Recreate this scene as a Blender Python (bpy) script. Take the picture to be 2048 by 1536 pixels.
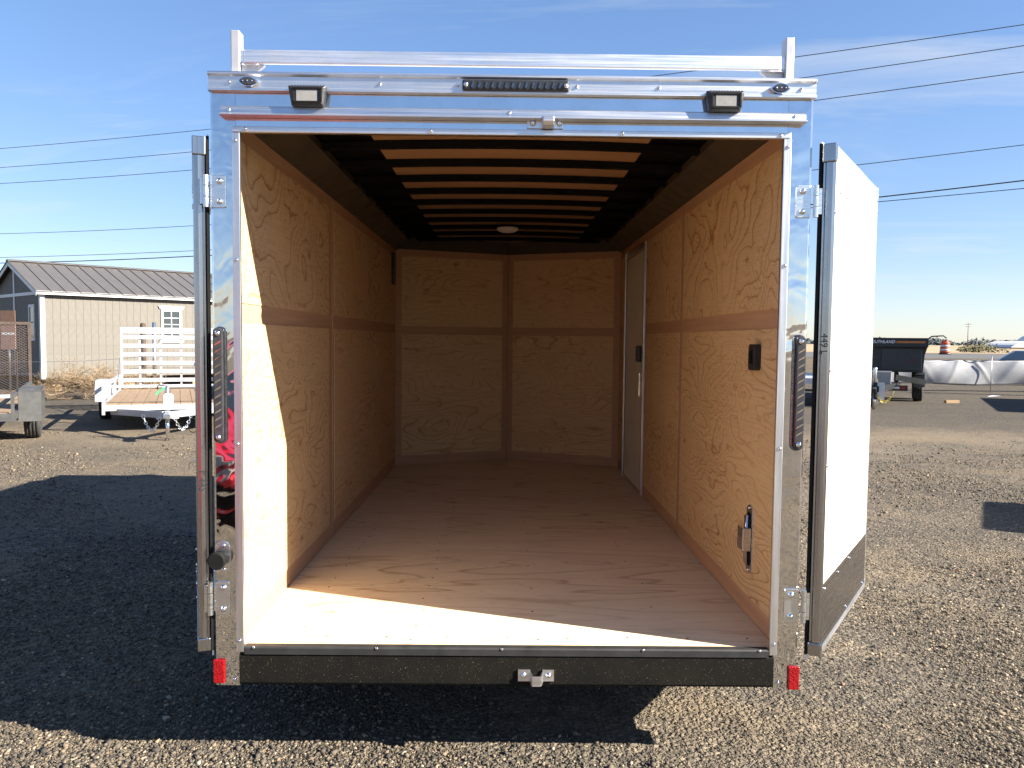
import bpy, math, random
import numpy as np
from mathutils import Vector, Matrix
random.seed(7)
rng = np.random.default_rng(7)
R = math.radians
for o in list(bpy.data.objects):
    bpy.data.objects.remove(o)
SC = bpy.context.scene
COL = SC.collection

# ------------------------------------------------------------------ camera
cam_d = bpy.data.cameras.new('camera')
cam = bpy.data.objects.new('camera', cam_d)
COL.objects.link(cam)
cam_d.sensor_fit = 'HORIZONTAL'
cam_d.sensor_width = 36.0
cam_d.lens = 1600.0 / 2048.0 * 36.0
cam_d.clip_start = 0.05
cam_d.clip_end = 9000
PITCH, YAW, ROLL = -0.0553, 0.0086, 0.0101
fw = Vector((math.sin(YAW) * math.cos(PITCH), math.cos(YAW) * math.cos(PITCH), math.sin(PITCH)))
rt = fw.cross(Vector((0, 0, 1))).normalized()
up = rt.cross(fw)
r2 = rt * math.cos(ROLL) + up * math.sin(ROLL)
u2 = -rt * math.sin(ROLL) + up * math.cos(ROLL)
m = Matrix((r2, u2, -fw)).transposed().to_4x4()
m.translation = Vector((-0.0177, -2.896, 1.5857))
cam.matrix_world = m
SC.camera = cam
SC.render.resolution_x, SC.render.resolution_y = 1024, 768

# ------------------------------------------------------------------ light
SUN_TO = Vector((1.971, -0.70, 1.21)).normalized()
ELEV = math.asin(SUN_TO.z)
AZ = math.atan2(SUN_TO.x, SUN_TO.y)
sl = bpy.data.lights.new('sun', 'SUN')
sl.energy = 5.0
sl.angle = R(0.5)
sl.color = (1.0, 0.93, 0.82)
sun = bpy.data.objects.new('sun', sl)
COL.objects.link(sun)
sun.rotation_euler = (-SUN_TO).to_track_quat('-Z', 'Y').to_euler()
sun.location = SUN_TO * 60

world = bpy.data.worlds.new('World')
SC.world = world
world.use_nodes = True
wn, wl = world.node_tree.nodes, world.node_tree.links
wn.clear()
wo = wn.new('ShaderNodeOutputWorld')
bg = wn.new('ShaderNodeBackground')
bg.inputs['Strength'].default_value = 0.052
sky = wn.new('ShaderNodeTexSky')
sky.sky_type = 'NISHITA'
sky.sun_disc = False
sky.sun_elevation = ELEV
sky.sun_rotation = AZ
sky.altitude = 200
sky.air_density = 1.0
sky.dust_density = 0.2
sky.ozone_density = 1.5
# thin cirrus: noise on the plane of a high cloud layer
geo = wn.new('ShaderNodeTexCoord')
sep = wn.new('ShaderNodeSeparateXYZ')
wl.new(geo.outputs['Generated'], sep.inputs[0])
def wmath(op, a, b=None, c=None):
    n = wn.new('ShaderNodeMath'); n.operation = op
    for i, v in enumerate((a, b, c)):
        if v is None: continue
        if isinstance(v, (int, float)): n.inputs[i].default_value = v
        else: wl.new(v, n.inputs[i])
    return n.outputs[0]
zc = wmath('MAXIMUM', wmath('ADD', sep.outputs[2], 0.10), 0.03)
cx = wmath('DIVIDE', sep.outputs[0], zc)
cy = wmath('DIVIDE', sep.outputs[1], zc)
cmb = wn.new('ShaderNodeCombineXYZ')
wl.new(wmath('ADD', wmath('MULTIPLY', cx, 0.9), wmath('MULTIPLY', cy, 0.35)), cmb.inputs[0])
wl.new(wmath('MULTIPLY', cy, 1.9), cmb.inputs[1])
n1 = wn.new('ShaderNodeTexNoise')
n1.inputs['Scale'].default_value = 0.75
n1.inputs['Detail'].default_value = 9
n1.inputs['Roughness'].default_value = 0.62
n1.inputs['Distortion'].default_value = 0.9
wl.new(cmb.outputs[0], n1.inputs['Vector'])
n2 = wn.new('ShaderNodeTexNoise')
n2.inputs['Scale'].default_value = 0.28
n2.inputs['Detail'].default_value = 3
wl.new(cmb.outputs[0], n2.inputs['Vector'])
mr = wn.new('ShaderNodeMapRange')
mr.inputs['From Min'].default_value = 0.52
mr.inputs['From Max'].default_value = 0.82
wl.new(n1.outputs[0], mr.inputs['Value'])
mr2 = wn.new('ShaderNodeMapRange')
mr2.inputs['From Min'].default_value = 0.42
mr2.inputs['From Max'].default_value = 0.62
wl.new(n2.outputs[0], mr2.inputs['Value'])
cf = wmath('MULTIPLY', wmath('MULTIPLY', mr.outputs[0], mr2.outputs[0]), 0.95)
mixc = wn.new('ShaderNodeMix')
mixc.data_type = 'RGBA'
wl.new(cf, mixc.inputs['Factor'])
gm = wn.new('ShaderNodeGamma'); gm.inputs['Gamma'].default_value = 0.70
wl.new(sky.outputs[0], gm.inputs['Color'])
hs = wn.new('ShaderNodeHueSaturation'); hs.inputs['Saturation'].default_value = 1.2; hs.inputs['Value'].default_value = 1.30
tn = wn.new('ShaderNodeMix'); tn.data_type = 'RGBA'; tn.blend_type = 'MULTIPLY'; tn.inputs['Factor'].default_value = 1.0
wl.new(gm.outputs[0], tn.inputs['A']); tn.inputs['B'].default_value = (0.945, 1.0, 1.19, 1)
wl.new(tn.outputs['Result'], hs.inputs['Color'])
wl.new(hs.outputs[0], mixc.inputs['A'])
mixc.inputs['B'].default_value = (4.3, 4.5, 4.7, 1)
wl.new(mixc.outputs['Result'], bg.inputs['Color'])
wl.new(bg.outputs[0], wo.inputs[0])

SC.view_settings.view_transform = 'Standard'
SC.view_settings.look = 'None'
SC.view_settings.gamma = 1
SC.view_settings.exposure = 1.98
SC.render.engine = 'CYCLES'
SC.cycles.max_bounces = 8
SC.cycles.diffuse_bounces = 6
SC.cycles.glossy_bounces = 5

# ------------------------------------------------------------------ mesh helpers
class MB:
    def __init__(s): s.v = []; s.f = []; s.sm = []
    def quad(s, a, b, c, d):
        n = len(s.v); s.v += [a, b, c, d]; s.f.append((n, n + 1, n + 2, n + 3)); s.sm.append(False); return s
    def poly(s, pts):
        n = len(s.v); s.v += list(pts); s.f.append(tuple(range(n, n + len(pts)))); s.sm.append(False); return s
    def box(s, x0, x1, y0, y1, z0, z1):
        n = len(s.v)
        s.v += [(x0,y0,z0),(x1,y0,z0),(x1,y1,z0),(x0,y1,z0),(x0,y0,z1),(x1,y0,z1),(x1,y1,z1),(x0,y1,z1)]
        for q in ((0,3,2,1),(4,5,6,7),(0,1,5,4),(1,2,6,5),(2,3,7,6),(3,0,4,7)):
            s.f.append(tuple(n + i for i in q)); s.sm.append(False)
        return s
    def bar(s, a, b, w, h, upv=(0,0,1)):
        a = Vector(a); b = Vector(b); d = (b - a).normalized(); u = Vector(upv)
        if abs(d.dot(u)) > 0.98: u = Vector((0,1,0))
        r = d.cross(u).normalized(); u = r.cross(d)
        n = len(s.v)
        for p in (a, b):
            for i, j in ((-1,-1),(1,-1),(1,1),(-1,1)):
                s.v.append(tuple(p + r * (i * w / 2) + u * (j * h / 2)))
        for q in ((0,1,2,3),(7,6,5,4),(0,4,5,1),(1,5,6,2),(2,6,7,3),(3,7,4,0)):
            s.f.append(tuple(n + i for i in q)); s.sm.append(False)
        return s
    def tube(s, pts, r, k=6, cap=True):
        pts = [Vector(p) for p in pts]; n0 = len(s.v); L = len(pts)
        rr = r if isinstance(r, (list, tuple)) else [r] * L
        prev = None
        for i, p in enumerate(pts):
            d = (pts[min(i + 1, L - 1)] - pts[max(i - 1, 0)]).normalized()
            u = prev if prev is not None else (Vector((0,0,1)) if abs(d.z) < 0.9 else Vector((1,0,0)))
            a = d.cross(u).normalized(); b = a.cross(d).normalized(); prev = b
            for j in range(k):
                t = 2 * math.pi * j / k
                s.v.append(tuple(p + (a * math.cos(t) + b * math.sin(t)) * rr[i]))
        for i in range(L - 1):
            for j in range(k):
                q = (n0 + i*k + j, n0 + i*k + (j+1) % k, n0 + (i+1)*k + (j+1) % k, n0 + (i+1)*k + j)
                s.f.append(q[::-1]); s.sm.append(k > 4)
        if cap:
            s.f.append(tuple(n0 + j for j in range(k))); s.sm.append(False)
            s.f.append(tuple(n0 + (L-1)*k + j for j in range(k))[::-1]); s.sm.append(False)
        return s
    def lathe(s, prof, k=24, axis='z', c=(0,0,0), smooth=True):
        # prof: list of (radius, height along axis)
        n0 = len(s.v); L = len(prof)
        for (r, h) in prof:
            for j in range(k):
                t = 2 * math.pi * j / k; a, b = r * math.cos(t), r * math.sin(t)
                p = {'z': (a, b, h), 'x': (h, a, b), 'y': (b, h, a)}[axis]
                s.v.append((p[0] + c[0], p[1] + c[1], p[2] + c[2]))
        for i in range(L - 1):
            for j in range(k):
                s.f.append((n0+i*k+j, n0+i*k+(j+1)%k, n0+(i+1)*k+(j+1)%k, n0+(i+1)*k+j)); s.sm.append(smooth)
        s.f.append(tuple(n0 + j for j in range(k))[::-1]); s.sm.append(False)
        s.f.append(tuple(n0 + (L-1)*k + j for j in range(k))); s.sm.append(False)
        return s
    def prism(s, pts, a, b, axis='y'):
        # pts: 2D outline; extruded from a to b along axis ('y': (x,z); 'x': (y,z); 'z': (x,y))
        n = len(s.v); k = len(pts)
        f = {'y': lambda p, t: (p[0], t, p[1]), 'x': lambda p, t: (t, p[0], p[1]), 'z': lambda p, t: (p[0], p[1], t)}[axis]
        s.v += [f(p, a) for p in pts] + [f(p, b) for p in pts]
        s.f.append(tuple(range(n, n + k))); s.sm.append(False)
        s.f.append(tuple(range(n + 2*k - 1, n + k - 1, -1))); s.sm.append(False)
        for i in range(k):
            j = (i + 1) % k
            s.f.append((n + i, n + k + i, n + k + j, n + j)); s.sm.append(False)
        return s
    def mesh(s, name, mat):
        me = bpy.data.meshes.new(name)
        me.from_pydata([tuple(p) for p in s.v], [], s.f)
        me.polygons.foreach_set('use_smooth', s.sm)
        if mat is not None: me.materials.append(mat)
        import bmesh
        bm = bmesh.new(); bm.from_mesh(me)
        bmesh.ops.recalc_face_normals(bm, faces=bm.faces)
        bm.to_mesh(me); bm.free()
        me.update()
        return me
    def build(s, name, mat, parent=None, loc=None, bevel=0):
        return put(name, s.mesh(name, mat), parent, loc, bevel)

def put(name, me, parent=None, loc=None, bevel=0, rot=None):
    o = bpy.data.objects.new(name, me); COL.objects.link(o)
    if parent is not None: o.parent = parent
    if loc is not None: o.location = loc
    if rot is not None: o.rotation_euler = rot
    if bevel:
        b = o.modifiers.new('bevel', 'BEVEL'); b.width = bevel; b.segments = 2; b.limit_method = 'ANGLE'; b.angle_limit = R(40)
    return o
def tag(o, label=None, cat=None, group=None, kind=None):
    if label: o['label'] = label
    if cat: o['category'] = cat
    if group: o['group'] = group
    if kind: o['kind'] = kind
    return o
def thing(name, label, cat, loc=(0,0,0), rz=0, group=None):
    o = bpy.data.objects.new(name, None); COL.objects.link(o)
    o.empty_display_size = 0.2
    o.location = loc; o.rotation_euler = (0, 0, rz)
    return tag(o, label, cat, group)
def B(*a): return MB().box(*a)
def capsule(w, h, k=10):
    # vertical stadium outline (x,z), centred
    r = w / 2; pts = []
    for i in range(k + 1):
        t = math.pi * i / k; pts.append((r * math.cos(t), h/2 - r + r * math.sin(t)))
    for i in range(k + 1):
        t = math.pi + math.pi * i / k; pts.append((r * math.cos(t), -h/2 + r + r * math.sin(t)))
    return pts
def rrect(w, h, r, k=4):
    pts = []
    for cx_, cy_, a0 in ((w/2-r, h/2-r, 0), (-w/2+r, h/2-r, 90), (-w/2+r, -h/2+r, 180), (w/2-r, -h/2+r, 270)):
        for i in range(k + 1):
            t = R(a0 + 90 * i / k); pts.append((cx_ + r * math.cos(t), cy_ + r * math.sin(t)))
    return pts

# ------------------------------------------------------------------ materials
class NT:
    def __init__(s, name):
        s.m = bpy.data.materials.new(name); s.m.use_nodes = True
        s.n = s.m.node_tree.nodes; s.l = s.m.node_tree.links
        s.p = s.n['Principled BSDF']
    def node(s, t, **kw):
        n = s.n.new(t)
        for k, v in kw.items():
            if hasattr(n, k): setattr(n, k, v)
            else: s.set(n.inputs[k], v)
        return n
    def set(s, inp, v):
        if isinstance(v, bpy.types.NodeSocket): s.l.new(v, inp)
        elif isinstance(v, (tuple, list)) and inp.type == 'RGBA' and len(v) == 3: inp.default_value = (*v, 1)
        else: inp.default_value = v
    def math(s, op, a, b=None, c=None, clamp=False):
        n = s.n.new('ShaderNodeMath'); n.operation = op; n.use_clamp = clamp
        for i, v in enumerate((a, b, c)):
            if v is not None: s.set(n.inputs[i], v)
        return n.outputs[0]
    def obj(s): return s.node('ShaderNodeTexCoord').outputs['Object']
    def rnd(s): return s.node('ShaderNodeObjectInfo').outputs['Random']
    def sep(s, v):
        n = s.n.new('ShaderNodeSeparateXYZ'); s.l.new(v, n.inputs[0]); return n.outputs
    def comb(s, x=0, y=0, z=0):
        n = s.n.new('ShaderNodeCombineXYZ')
        for i, v in enumerate((x, y, z)): s.set(n.inputs[i], v)
        return n.outputs[0]
    def noise(s, vec, scale, detail=2, rough=0.5, dist=0):
        n = s.n.new('ShaderNodeTexNoise'); s.l.new(vec, n.inputs['Vector'])
        n.inputs['Scale'].default_value = scale; n.inputs['Detail'].default_value = detail
        n.inputs['Roughness'].default_value = rough; n.inputs['Distortion'].default_value = dist
        return n.outputs[0]
    def voro(s, vec, scale, feature='F1', rand=1):
        n = s.n.new('ShaderNodeTexVoronoi'); n.feature = feature; s.l.new(vec, n.inputs['Vector'])
        n.inputs['Scale'].default_value = scale; n.inputs['Randomness'].default_value = rand
        return n
    def ramp(s, fac, stops, interp='LINEAR'):
        n = s.n.new('ShaderNodeValToRGB'); s.l.new(fac, n.inputs[0]); cr = n.color_ramp; cr.interpolation = interp
        while len(cr.elements) < len(stops): cr.elements.new(0.5)
        for e, (p, c) in zip(cr.elements, stops):
            e.position = p; e.color = (*c, 1) if len(c) == 3 else c
        return n.outputs[0]
    def mrange(s, v, a, b, c=0, d=1):
        n = s.n.new('ShaderNodeMapRange'); s.set(n.inputs[0], v)
        for i, x in enumerate((a, b, c, d)): n.inputs[i + 1].default_value = x
        return n.outputs[0]
    def mix(s, f, a, b, blend='MIX'):
        n = s.n.new('ShaderNodeMix'); n.data_type = 'RGBA'; n.blend_type = blend
        s.set(n.inputs['Factor'], f); s.set(n.inputs['A'], a); s.set(n.inputs['B'], b)
        return n.outputs['Result']
    def bump(s, h, strength=0.3, dist=0.01):
        n = s.n.new('ShaderNodeBump'); s.l.new(h, n.inputs['Height'])
        n.inputs['Strength'].default_value = strength; n.inputs['Distance'].default_value = dist
        s.l.new(n.outputs[0], s.p.inputs['Normal']); return n
    def base(s, c): s.set(s.p.inputs['Base Color'], c)
    def rough(s, c): s.set(s.p.inputs['Roughness'], c)
    def metal(s, c): s.p.inputs['Metallic'].default_value = c

def simple(name, col, rough=0.5, metal=0.0, var=0.12, scale=8, bump=0.0, bscale=60, rvar=0.1):
    t = NT(name); o = t.obj()
    n = t.noise(o, scale, 4, 0.6)
    dark = tuple(c * (1 - var) for c in col); light = tuple(min(1, c * (1 + var)) for c in col)
    t.base(t.ramp(n, [(0.3, dark), (0.7, light)]))
    t.rough(t.mrange(t.noise(o, scale * 2.7, 3), 0.3, 0.7, max(0.02, rough - rvar), min(1, rough + rvar)))
    t.metal(metal)
    if bump: t.bump(t.noise(o, bscale, 3, 0.6), bump, 0.004)
    return t.m

def metal_sheet(name, col, rough, wave=0.0, wscale=6, streak='x', fine=0.02):
    t = NT(name); o = t.obj(); s = t.sep(o)
    if streak == 'x': v = t.comb(t.math('MULTIPLY', s[0], 1.5), t.math('MULTIPLY', s[1], 90), t.math('MULTIPLY', s[2], 90))
    else: v = t.comb(t.math('MULTIPLY', s[0], 90), t.math('MULTIPLY', s[1], 90), t.math('MULTIPLY', s[2], 1.5))
    st = t.noise(v, 1.5, 4, 0.6)
    sm = t.noise(o, 9, 4, 0.65)
    t.base(t.mix(t.mrange(sm, 0.35, 0.75), col, tuple(c * 0.86 for c in col)))
    t.rough(t.math('ADD', t.mrange(st, 0.3, 0.7, rough * 0.75, rough * 1.25), t.mrange(sm, 0.5, 0.8, 0, 0.06)))
    t.metal(1.0)
    h = t.math('ADD', t.math('MULTIPLY', t.noise(o, wscale, 2, 0.5, 0.5), wave), t.math('MULTIPLY', st, fine))
    t.bump(h, 1.0, 0.01)
    return t.m

def plywood(name, ug, va, light, dark, rings=13, su=0.9, sv=2.4, knots=4.6, contrast=1.0):
    t = NT(name); s = t.sep(t.obj()); r = t.math('MULTIPLY', t.rnd(), 73)
    u, v = s[ug], s[va]
    base = t.comb(t.math('ADD', t.math('MULTIPLY', u, su), r), t.math('MULTIPLY', v, sv), r)
    h = t.math('ADD', t.noise(base, 1.25, 1.6, 0.4, 0.35), t.math('MULTIPLY', t.noise(base, 9, 3, 0.6), 0.03))
    ring = t.math('FRACT', t.math('MULTIPLY', h, rings))
    ln = t.ramp(ring, [(0, (0,0,0)), (0.60, (0.04,)*3), (0.84, (0.26,)*3), (0.92, (1,1,1)), (0.96, (0.7,)*3), (1.0, (0,0,0))])
    # some zones carry a strong figure, others are nearly plain
    zone = t.mrange(t.noise(base, 0.7, 2, 0.5), 0.33, 0.62, 0.25, 1.0)
    fib = t.noise(t.comb(t.math('MULTIPLY', u, 5), t.math('MULTIPLY', v, 170), r), 1, 3, 0.6)
    blotch = t.noise(base, 2.6, 4, 0.6)
    h2 = t.math('ADD', t.noise(base, 3.1, 2, 0.5, 0.5), t.math('MULTIPLY', t.noise(base, 16, 2, 0.5), 0.02))
    ln2 = t.ramp(t.math('FRACT', t.math('MULTIPLY', h2, 15)), [(0, (0,0,0)), (0.66, (0.02,)*3), (0.9, (1,1,1)), (1.0, (0,0,0))])
    ln = t.math('MAXIMUM', ln, t.math('MULTIPLY', ln2, t.mrange(t.noise(base, 1.1, 2, 0.5), 0.42, 0.62, 0.12, 0.75)))
    f = t.math('MULTIPLY', t.math('MULTIPLY', ln, zone), contrast * 0.95)
    c = t.mix(f, light, dark)
    c = t.mix(t.mrange(blotch, 0.5, 0.78, 0, 0.45), c, tuple(a * 0.72 + b * 0.2 for a, b in zip(light, dark)))
    c = t.mix(t.mrange(fib, 0.45, 0.75, 0, 0.28), c, dark)
    # knots and plugs
    kv = t.comb(t.math('ADD', t.math('MULTIPLY', u, 0.7), r), t.math('MULTIPLY', v, 1.5), r)
    vo = t.voro(kv, knots)
    kd = t.math('ADD', vo.outputs['Distance'], t.math('MULTIPLY', t.noise(kv, 30, 2), 0.02))
    keep = t.math('GREATER_THAN', t.sep(vo.outputs['Color'])[0], 0.3)
    kn = t.math('MULTIPLY', t.mrange(kd, 0.030, 0.055, 1, 0), keep)
    halo = t.math('MULTIPLY', t.mrange(kd, 0.03, 0.16, 0.5, 0), keep)
    c = t.mix(halo, c, dark)
    c = t.mix(t.math('MULTIPLY', kn, 0.85), c, (0.07, 0.03, 0.012))
    # short dark checks along the grain
    ck = t.noise(t.comb(t.math('MULTIPLY', u, 3), t.math('MULTIPLY', v, 40), r), 3, 2, 0.6)
    c = t.mix(t.mrange(ck, 0.69, 0.75, 0, 0.75), c, (0.12, 0.06, 0.03))
    t.base(c); t.rough(0.68)
    t.p.inputs['Specular IOR Level'].default_value = 0.25
    t.bump(t.math('ADD', t.math('MULTIPLY', fib, 0.5), t.math('MULTIPLY', ln, -0.25)), 0.25, 0.003)
    return t.m

def plainwood(name, ug, va, col, dark):
    t = NT(name); s = t.sep(t.obj()); r = t.math('MULTIPLY', t.rnd(), 51)
    f = t.noise(t.comb(t.math('ADD', t.math('MULTIPLY', s[ug], 2.0), r), t.math('MULTIPLY', s[va], 60), r), 1, 4, 0.6)
    b = t.noise(t.comb(t.math('ADD', s[ug], r), t.math('MULTIPLY', s[va], 4), r), 2, 3)
    c = t.mix(t.mrange(f, 0.3, 0.75), col, dark)
    c = t.mix(t.mrange(b, 0.4, 0.8, 0, 0.5), c, tuple(x * 0.7 for x in col))
    t.base(c); t.rough(0.7); t.p.inputs['Specular IOR Level'].default_value = 0.25
    t.bump(f, 0.2, 0.002)
    return t.m

PL, PD = (0.66, 0.468, 0.258), (0.29, 0.115, 0.038)
M = {}
M['ply_side'] = plywood('plywood wall lengthwise', 1, 2, PL, PD, rings=21, su=1.2, sv=3.4)
M['ply_side_up'] = plywood('plywood wall upper', 1, 2, PL, PD, rings=20, su=1.5, sv=1.5)
M['ply_front'] = plywood('plywood wall crosswise', 0, 2, PL, PD, rings=20, su=0.9, sv=2.8, contrast=0.8)
M['ply_floor'] = plywood('plywood floor', 0, 1, (0.79, 0.635, 0.43), (0.42, 0.24, 0.11), rings=10, su=0.45, sv=2.6, knots=2.8, contrast=0.8)
M['strip_side'] = plainwood('bare wood strip lengthwise', 1, 2, (0.52, 0.325, 0.20), (0.44, 0.255, 0.15))
M['strip_up'] = plainwood('bare wood strip upright', 2, 1, (0.45, 0.285, 0.16), (0.37, 0.215, 0.115))
M['strip_front'] = plainwood('bare wood strip crosswise', 0, 2, (0.50, 0.32, 0.195), (0.42, 0.25, 0.145))
M['ceiling_board'] = plainwood('ceiling hardboard', 0, 1, (0.36, 0.205, 0.105), (0.31, 0.17, 0.085))
M['alu'] = metal_sheet('brushed aluminium', (0.72, 0.72, 0.73), 0.38, 0.02, 5)
M['alu_v'] = metal_sheet('brushed aluminium upright', (0.74, 0.74, 0.75), 0.36, 0.02, 5, 'z')
M['alu_plain'] = metal_sheet('mill aluminium tube', (0.83, 0.83, 0.84), 0.42, 0.03, 4)
M['mirror'] = metal_sheet('polished stainless post', (0.72, 0.725, 0.735), 0.032, 0.42, 8, 'z', 0.0)
M['mirror_h'] = metal_sheet('polished stainless header', (0.74, 0.745, 0.755), 0.09, 0.12, 3, 'x', 0.002)
M['zinc'] = metal_sheet('zinc plated steel', (0.74, 0.76, 0.76), 0.30, 0.01, 12, 'x', 0.004)
M['alu_edge'] = metal_sheet('door edge extrusion', (0.42, 0.425, 0.43), 0.22, 0.02, 5, 'z')
M['zinc_dark'] = simple('dull diode reflector', (0.16, 0.17, 0.18), 0.2, 0.9, 0.3, 60)
M['chrome'] = simple('chrome', (0.85, 0.85, 0.87), 0.08, 1.0, 0.03, 20, rvar=0.03)
M['kick'] = metal_sheet('kick plate aluminium', (0.34, 0.33, 0.325), 0.24, 0.03, 6)
M['white_panel'] = simple('white faced door panel', (0.74, 0.70, 0.58), 0.5, 0, 0.05, 3)
M['white_skin'] = simple('white painted aluminium skin', (0.78, 0.78, 0.78), 0.3, 0, 0.03, 3)
M['black_plastic'] = simple('black plastic', (0.018, 0.018, 0.02), 0.42, 0, 0.2, 30)
M['rubber'] = simple('black rubber', (0.009, 0.009, 0.009), 0.75, 0, 0.3, 15)
M['rubber'].node_tree.nodes['Principled BSDF'].inputs['Specular IOR Level'].default_value = 0.15
M['tyre'] = simple('tyre rubber', (0.028, 0.027, 0.026), 0.85, 0, 0.35, 12, 0.3, 90)
M['roof_black'] = simple('black painted roof steel', (0.0045, 0.0045, 0.005), 0.7, 0, 0.3, 6)
M['roof_black'].node_tree.nodes['Principled BSDF'].inputs['Specular IOR Level'].default_value = 0.06
M['cove'] = simple('dark bronze cove trim', (0.050, 0.037, 0.021), 0.6, 0, 0.12, 4)
M['lens_smoke'] = simple('smoked lens', (0.04, 0.04, 0.045), 0.12, 0, 0.3, 40)
M['lens_white'] = simple('frosted lamp lens', (0.26, 0.25, 0.235), 0.3, 0, 0.08, 40)
M['dome'] = simple('white dome lens', (0.75, 0.72, 0.66), 0.4, 0, 0.05, 20)
def redlens():
    t = NT('red reflector'); o = t.obj()
    v = t.voro(o, 190)
    t.base(t.ramp(v.outputs['Distance'], [(0, (0.42, 0.006, 0.01)), (0.7, (0.20, 0.002, 0.004))]))
    t.rough(0.18); t.bump(v.outputs['Distance'], 0.6, 0.003); return t.m
M['red'] = redlens()
def bumper():
    t = NT('dusty black powder coat'); o = t.obj()
    sp = t.noise(o, 260, 2, 0.7); big = t.noise(o, 5, 4, 0.6)
    c = t.mix(t.mrange(big, 0.35, 0.75, 0.0, 0.16), (0.007, 0.007, 0.006), (0.05, 0.04, 0.025))
    c = t.mix(t.mrange(sp, 0.69, 0.74, 0, 0.85), c, (0.34, 0.27, 0.18))
    t.base(c); t.rough(0.75); t.p.inputs['Specular IOR Level'].default_value = 0.1; t.bump(t.noise(o, 120, 3), 0.25, 0.003); return t.m
M['bumper'] = bumper()
M['black_steel'] = simple('black chassis steel', (0.02, 0.02, 0.02), 0.6, 0, 0.3, 10)
M['ink'] = simple('black marker ink', (0.015, 0.015, 0.02), 0.6, 0, 0.1)
M['alu_white'] = simple('bright mill aluminium', (0.46, 0.46, 0.48), 0.45, 0.45, 0.08, 5)
M['dark_steel'] = simple('worn grey-black trailer paint', (0.055, 0.055, 0.054), 0.62, 0, 0.3, 7, 0.2, 40)
M['rust'] = simple('rusty brown steel', (0.065, 0.045, 0.034), 0.85, 0, 0.4, 14, 0.3, 60)
M['plank'] = plainwood('treated deck plank', 1, 0, (0.27, 0.19, 0.125), (0.19, 0.125, 0.075))
M['lumber'] = plainwood('raw lumber', 0, 2, (0.36, 0.25, 0.14), (0.27, 0.17, 0.085))
M['siding'] = simple('taupe painted siding', (0.128, 0.116, 0.098), 0.75, 0, 0.07, 4, 0.25, 40)
M['trim_white'] = simple('white painted trim', (0.60, 0.60, 0.59), 0.5, 0, 0.04, 4)
M['roof_metal'] = simple('brown grey metal roofing', (0.098, 0.089, 0.083), 0.42, 0.1, 0.06, 3)
M['glass_dark'] = simple('window glass', (0.035, 0.045, 0.05), 0.04, 0, 0.1, 3, rvar=0.02)
M['dump_paint'] = simple('black dump body paint', (0.007, 0.008, 0.010), 0.5, 0, 0.25, 4)
M['dump_blue'] = simple('dark slate panel', (0.016, 0.020, 0.024), 0.5, 0, 0.15, 3)
M['orange'] = simple('orange stripe', (0.36, 0.12, 0.025), 0.5, 0, 0.1)
M['white_letter'] = simple('white lettering', (0.72, 0.74, 0.76), 0.5, 0, 0.05)
M['maroon'] = simple('dull red emblem', (0.05, 0.012, 0.012), 0.6, 0, 0.1)
M['grey_box'] = simple('grey painted box', (0.27, 0.26, 0.245), 0.55, 0, 0.1, 6)
M['yellow'] = simple('yellow zinc chain', (0.42, 0.33, 0.07), 0.4, 0.5, 0.15, 30)
M['paper'] = simple('white tag', (0.60, 0.60, 0.60), 0.6, 0, 0.04)
M['green_tag'] = simple('green tag', (0.06, 0.30, 0.14), 0.6, 0, 0.1)
M['barrel_orange'] = simple('orange barrel plastic', (0.50, 0.07, 0.02), 0.5, 0, 0.08, 8)
M['tarp'] = simple('white plastic sheeting', (0.27, 0.275, 0.29), 0.42, 0, 0.06, 6, 0.25, 14)
M['silver_car'] = simple('silver car paint', (0.42, 0.44, 0.46), 0.25, 0.5, 0.05, 3)
M['red_car'] = simple('red car paint', (0.50, 0.012, 0.02), 0.2, 0, 0.08, 3)
M['pole'] = plainwood('weathered pole', 2, 0, (0.20, 0.16, 0.12), (0.13, 0.10, 0.075))
M['wire'] = simple('overhead cable', (0.03, 0.032, 0.035), 0.6, 0, 0.1)
M['straw'] = simple('dry tumbleweed', (0.26, 0.185, 0.11), 0.9, 0, 0.3, 10)
M['sage'] = simple('sage foliage', (0.105, 0.095, 0.042), 0.9, 0, 0.4, 6)
M['tree_hazed'] = simple('haze tinted far foliage', (0.060, 0.072, 0.074), 0.95, 0, 0.3, 0.2)  # distance haze is put into this colour: foliage greyed and blued
M['sign_brown'] = simple('sun faded brown sign', (0.15, 0.085, 0.06), 0.7, 0, 0.15, 9)
M['sign_pink'] = simple('faded pink sign', (0.24, 0.15, 0.14), 0.7, 0, 0.12, 9)
M['silver_trailer'] = simple('white trailer skin', (0.70, 0.70, 0.70), 0.35, 0, 0.04, 3)

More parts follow.
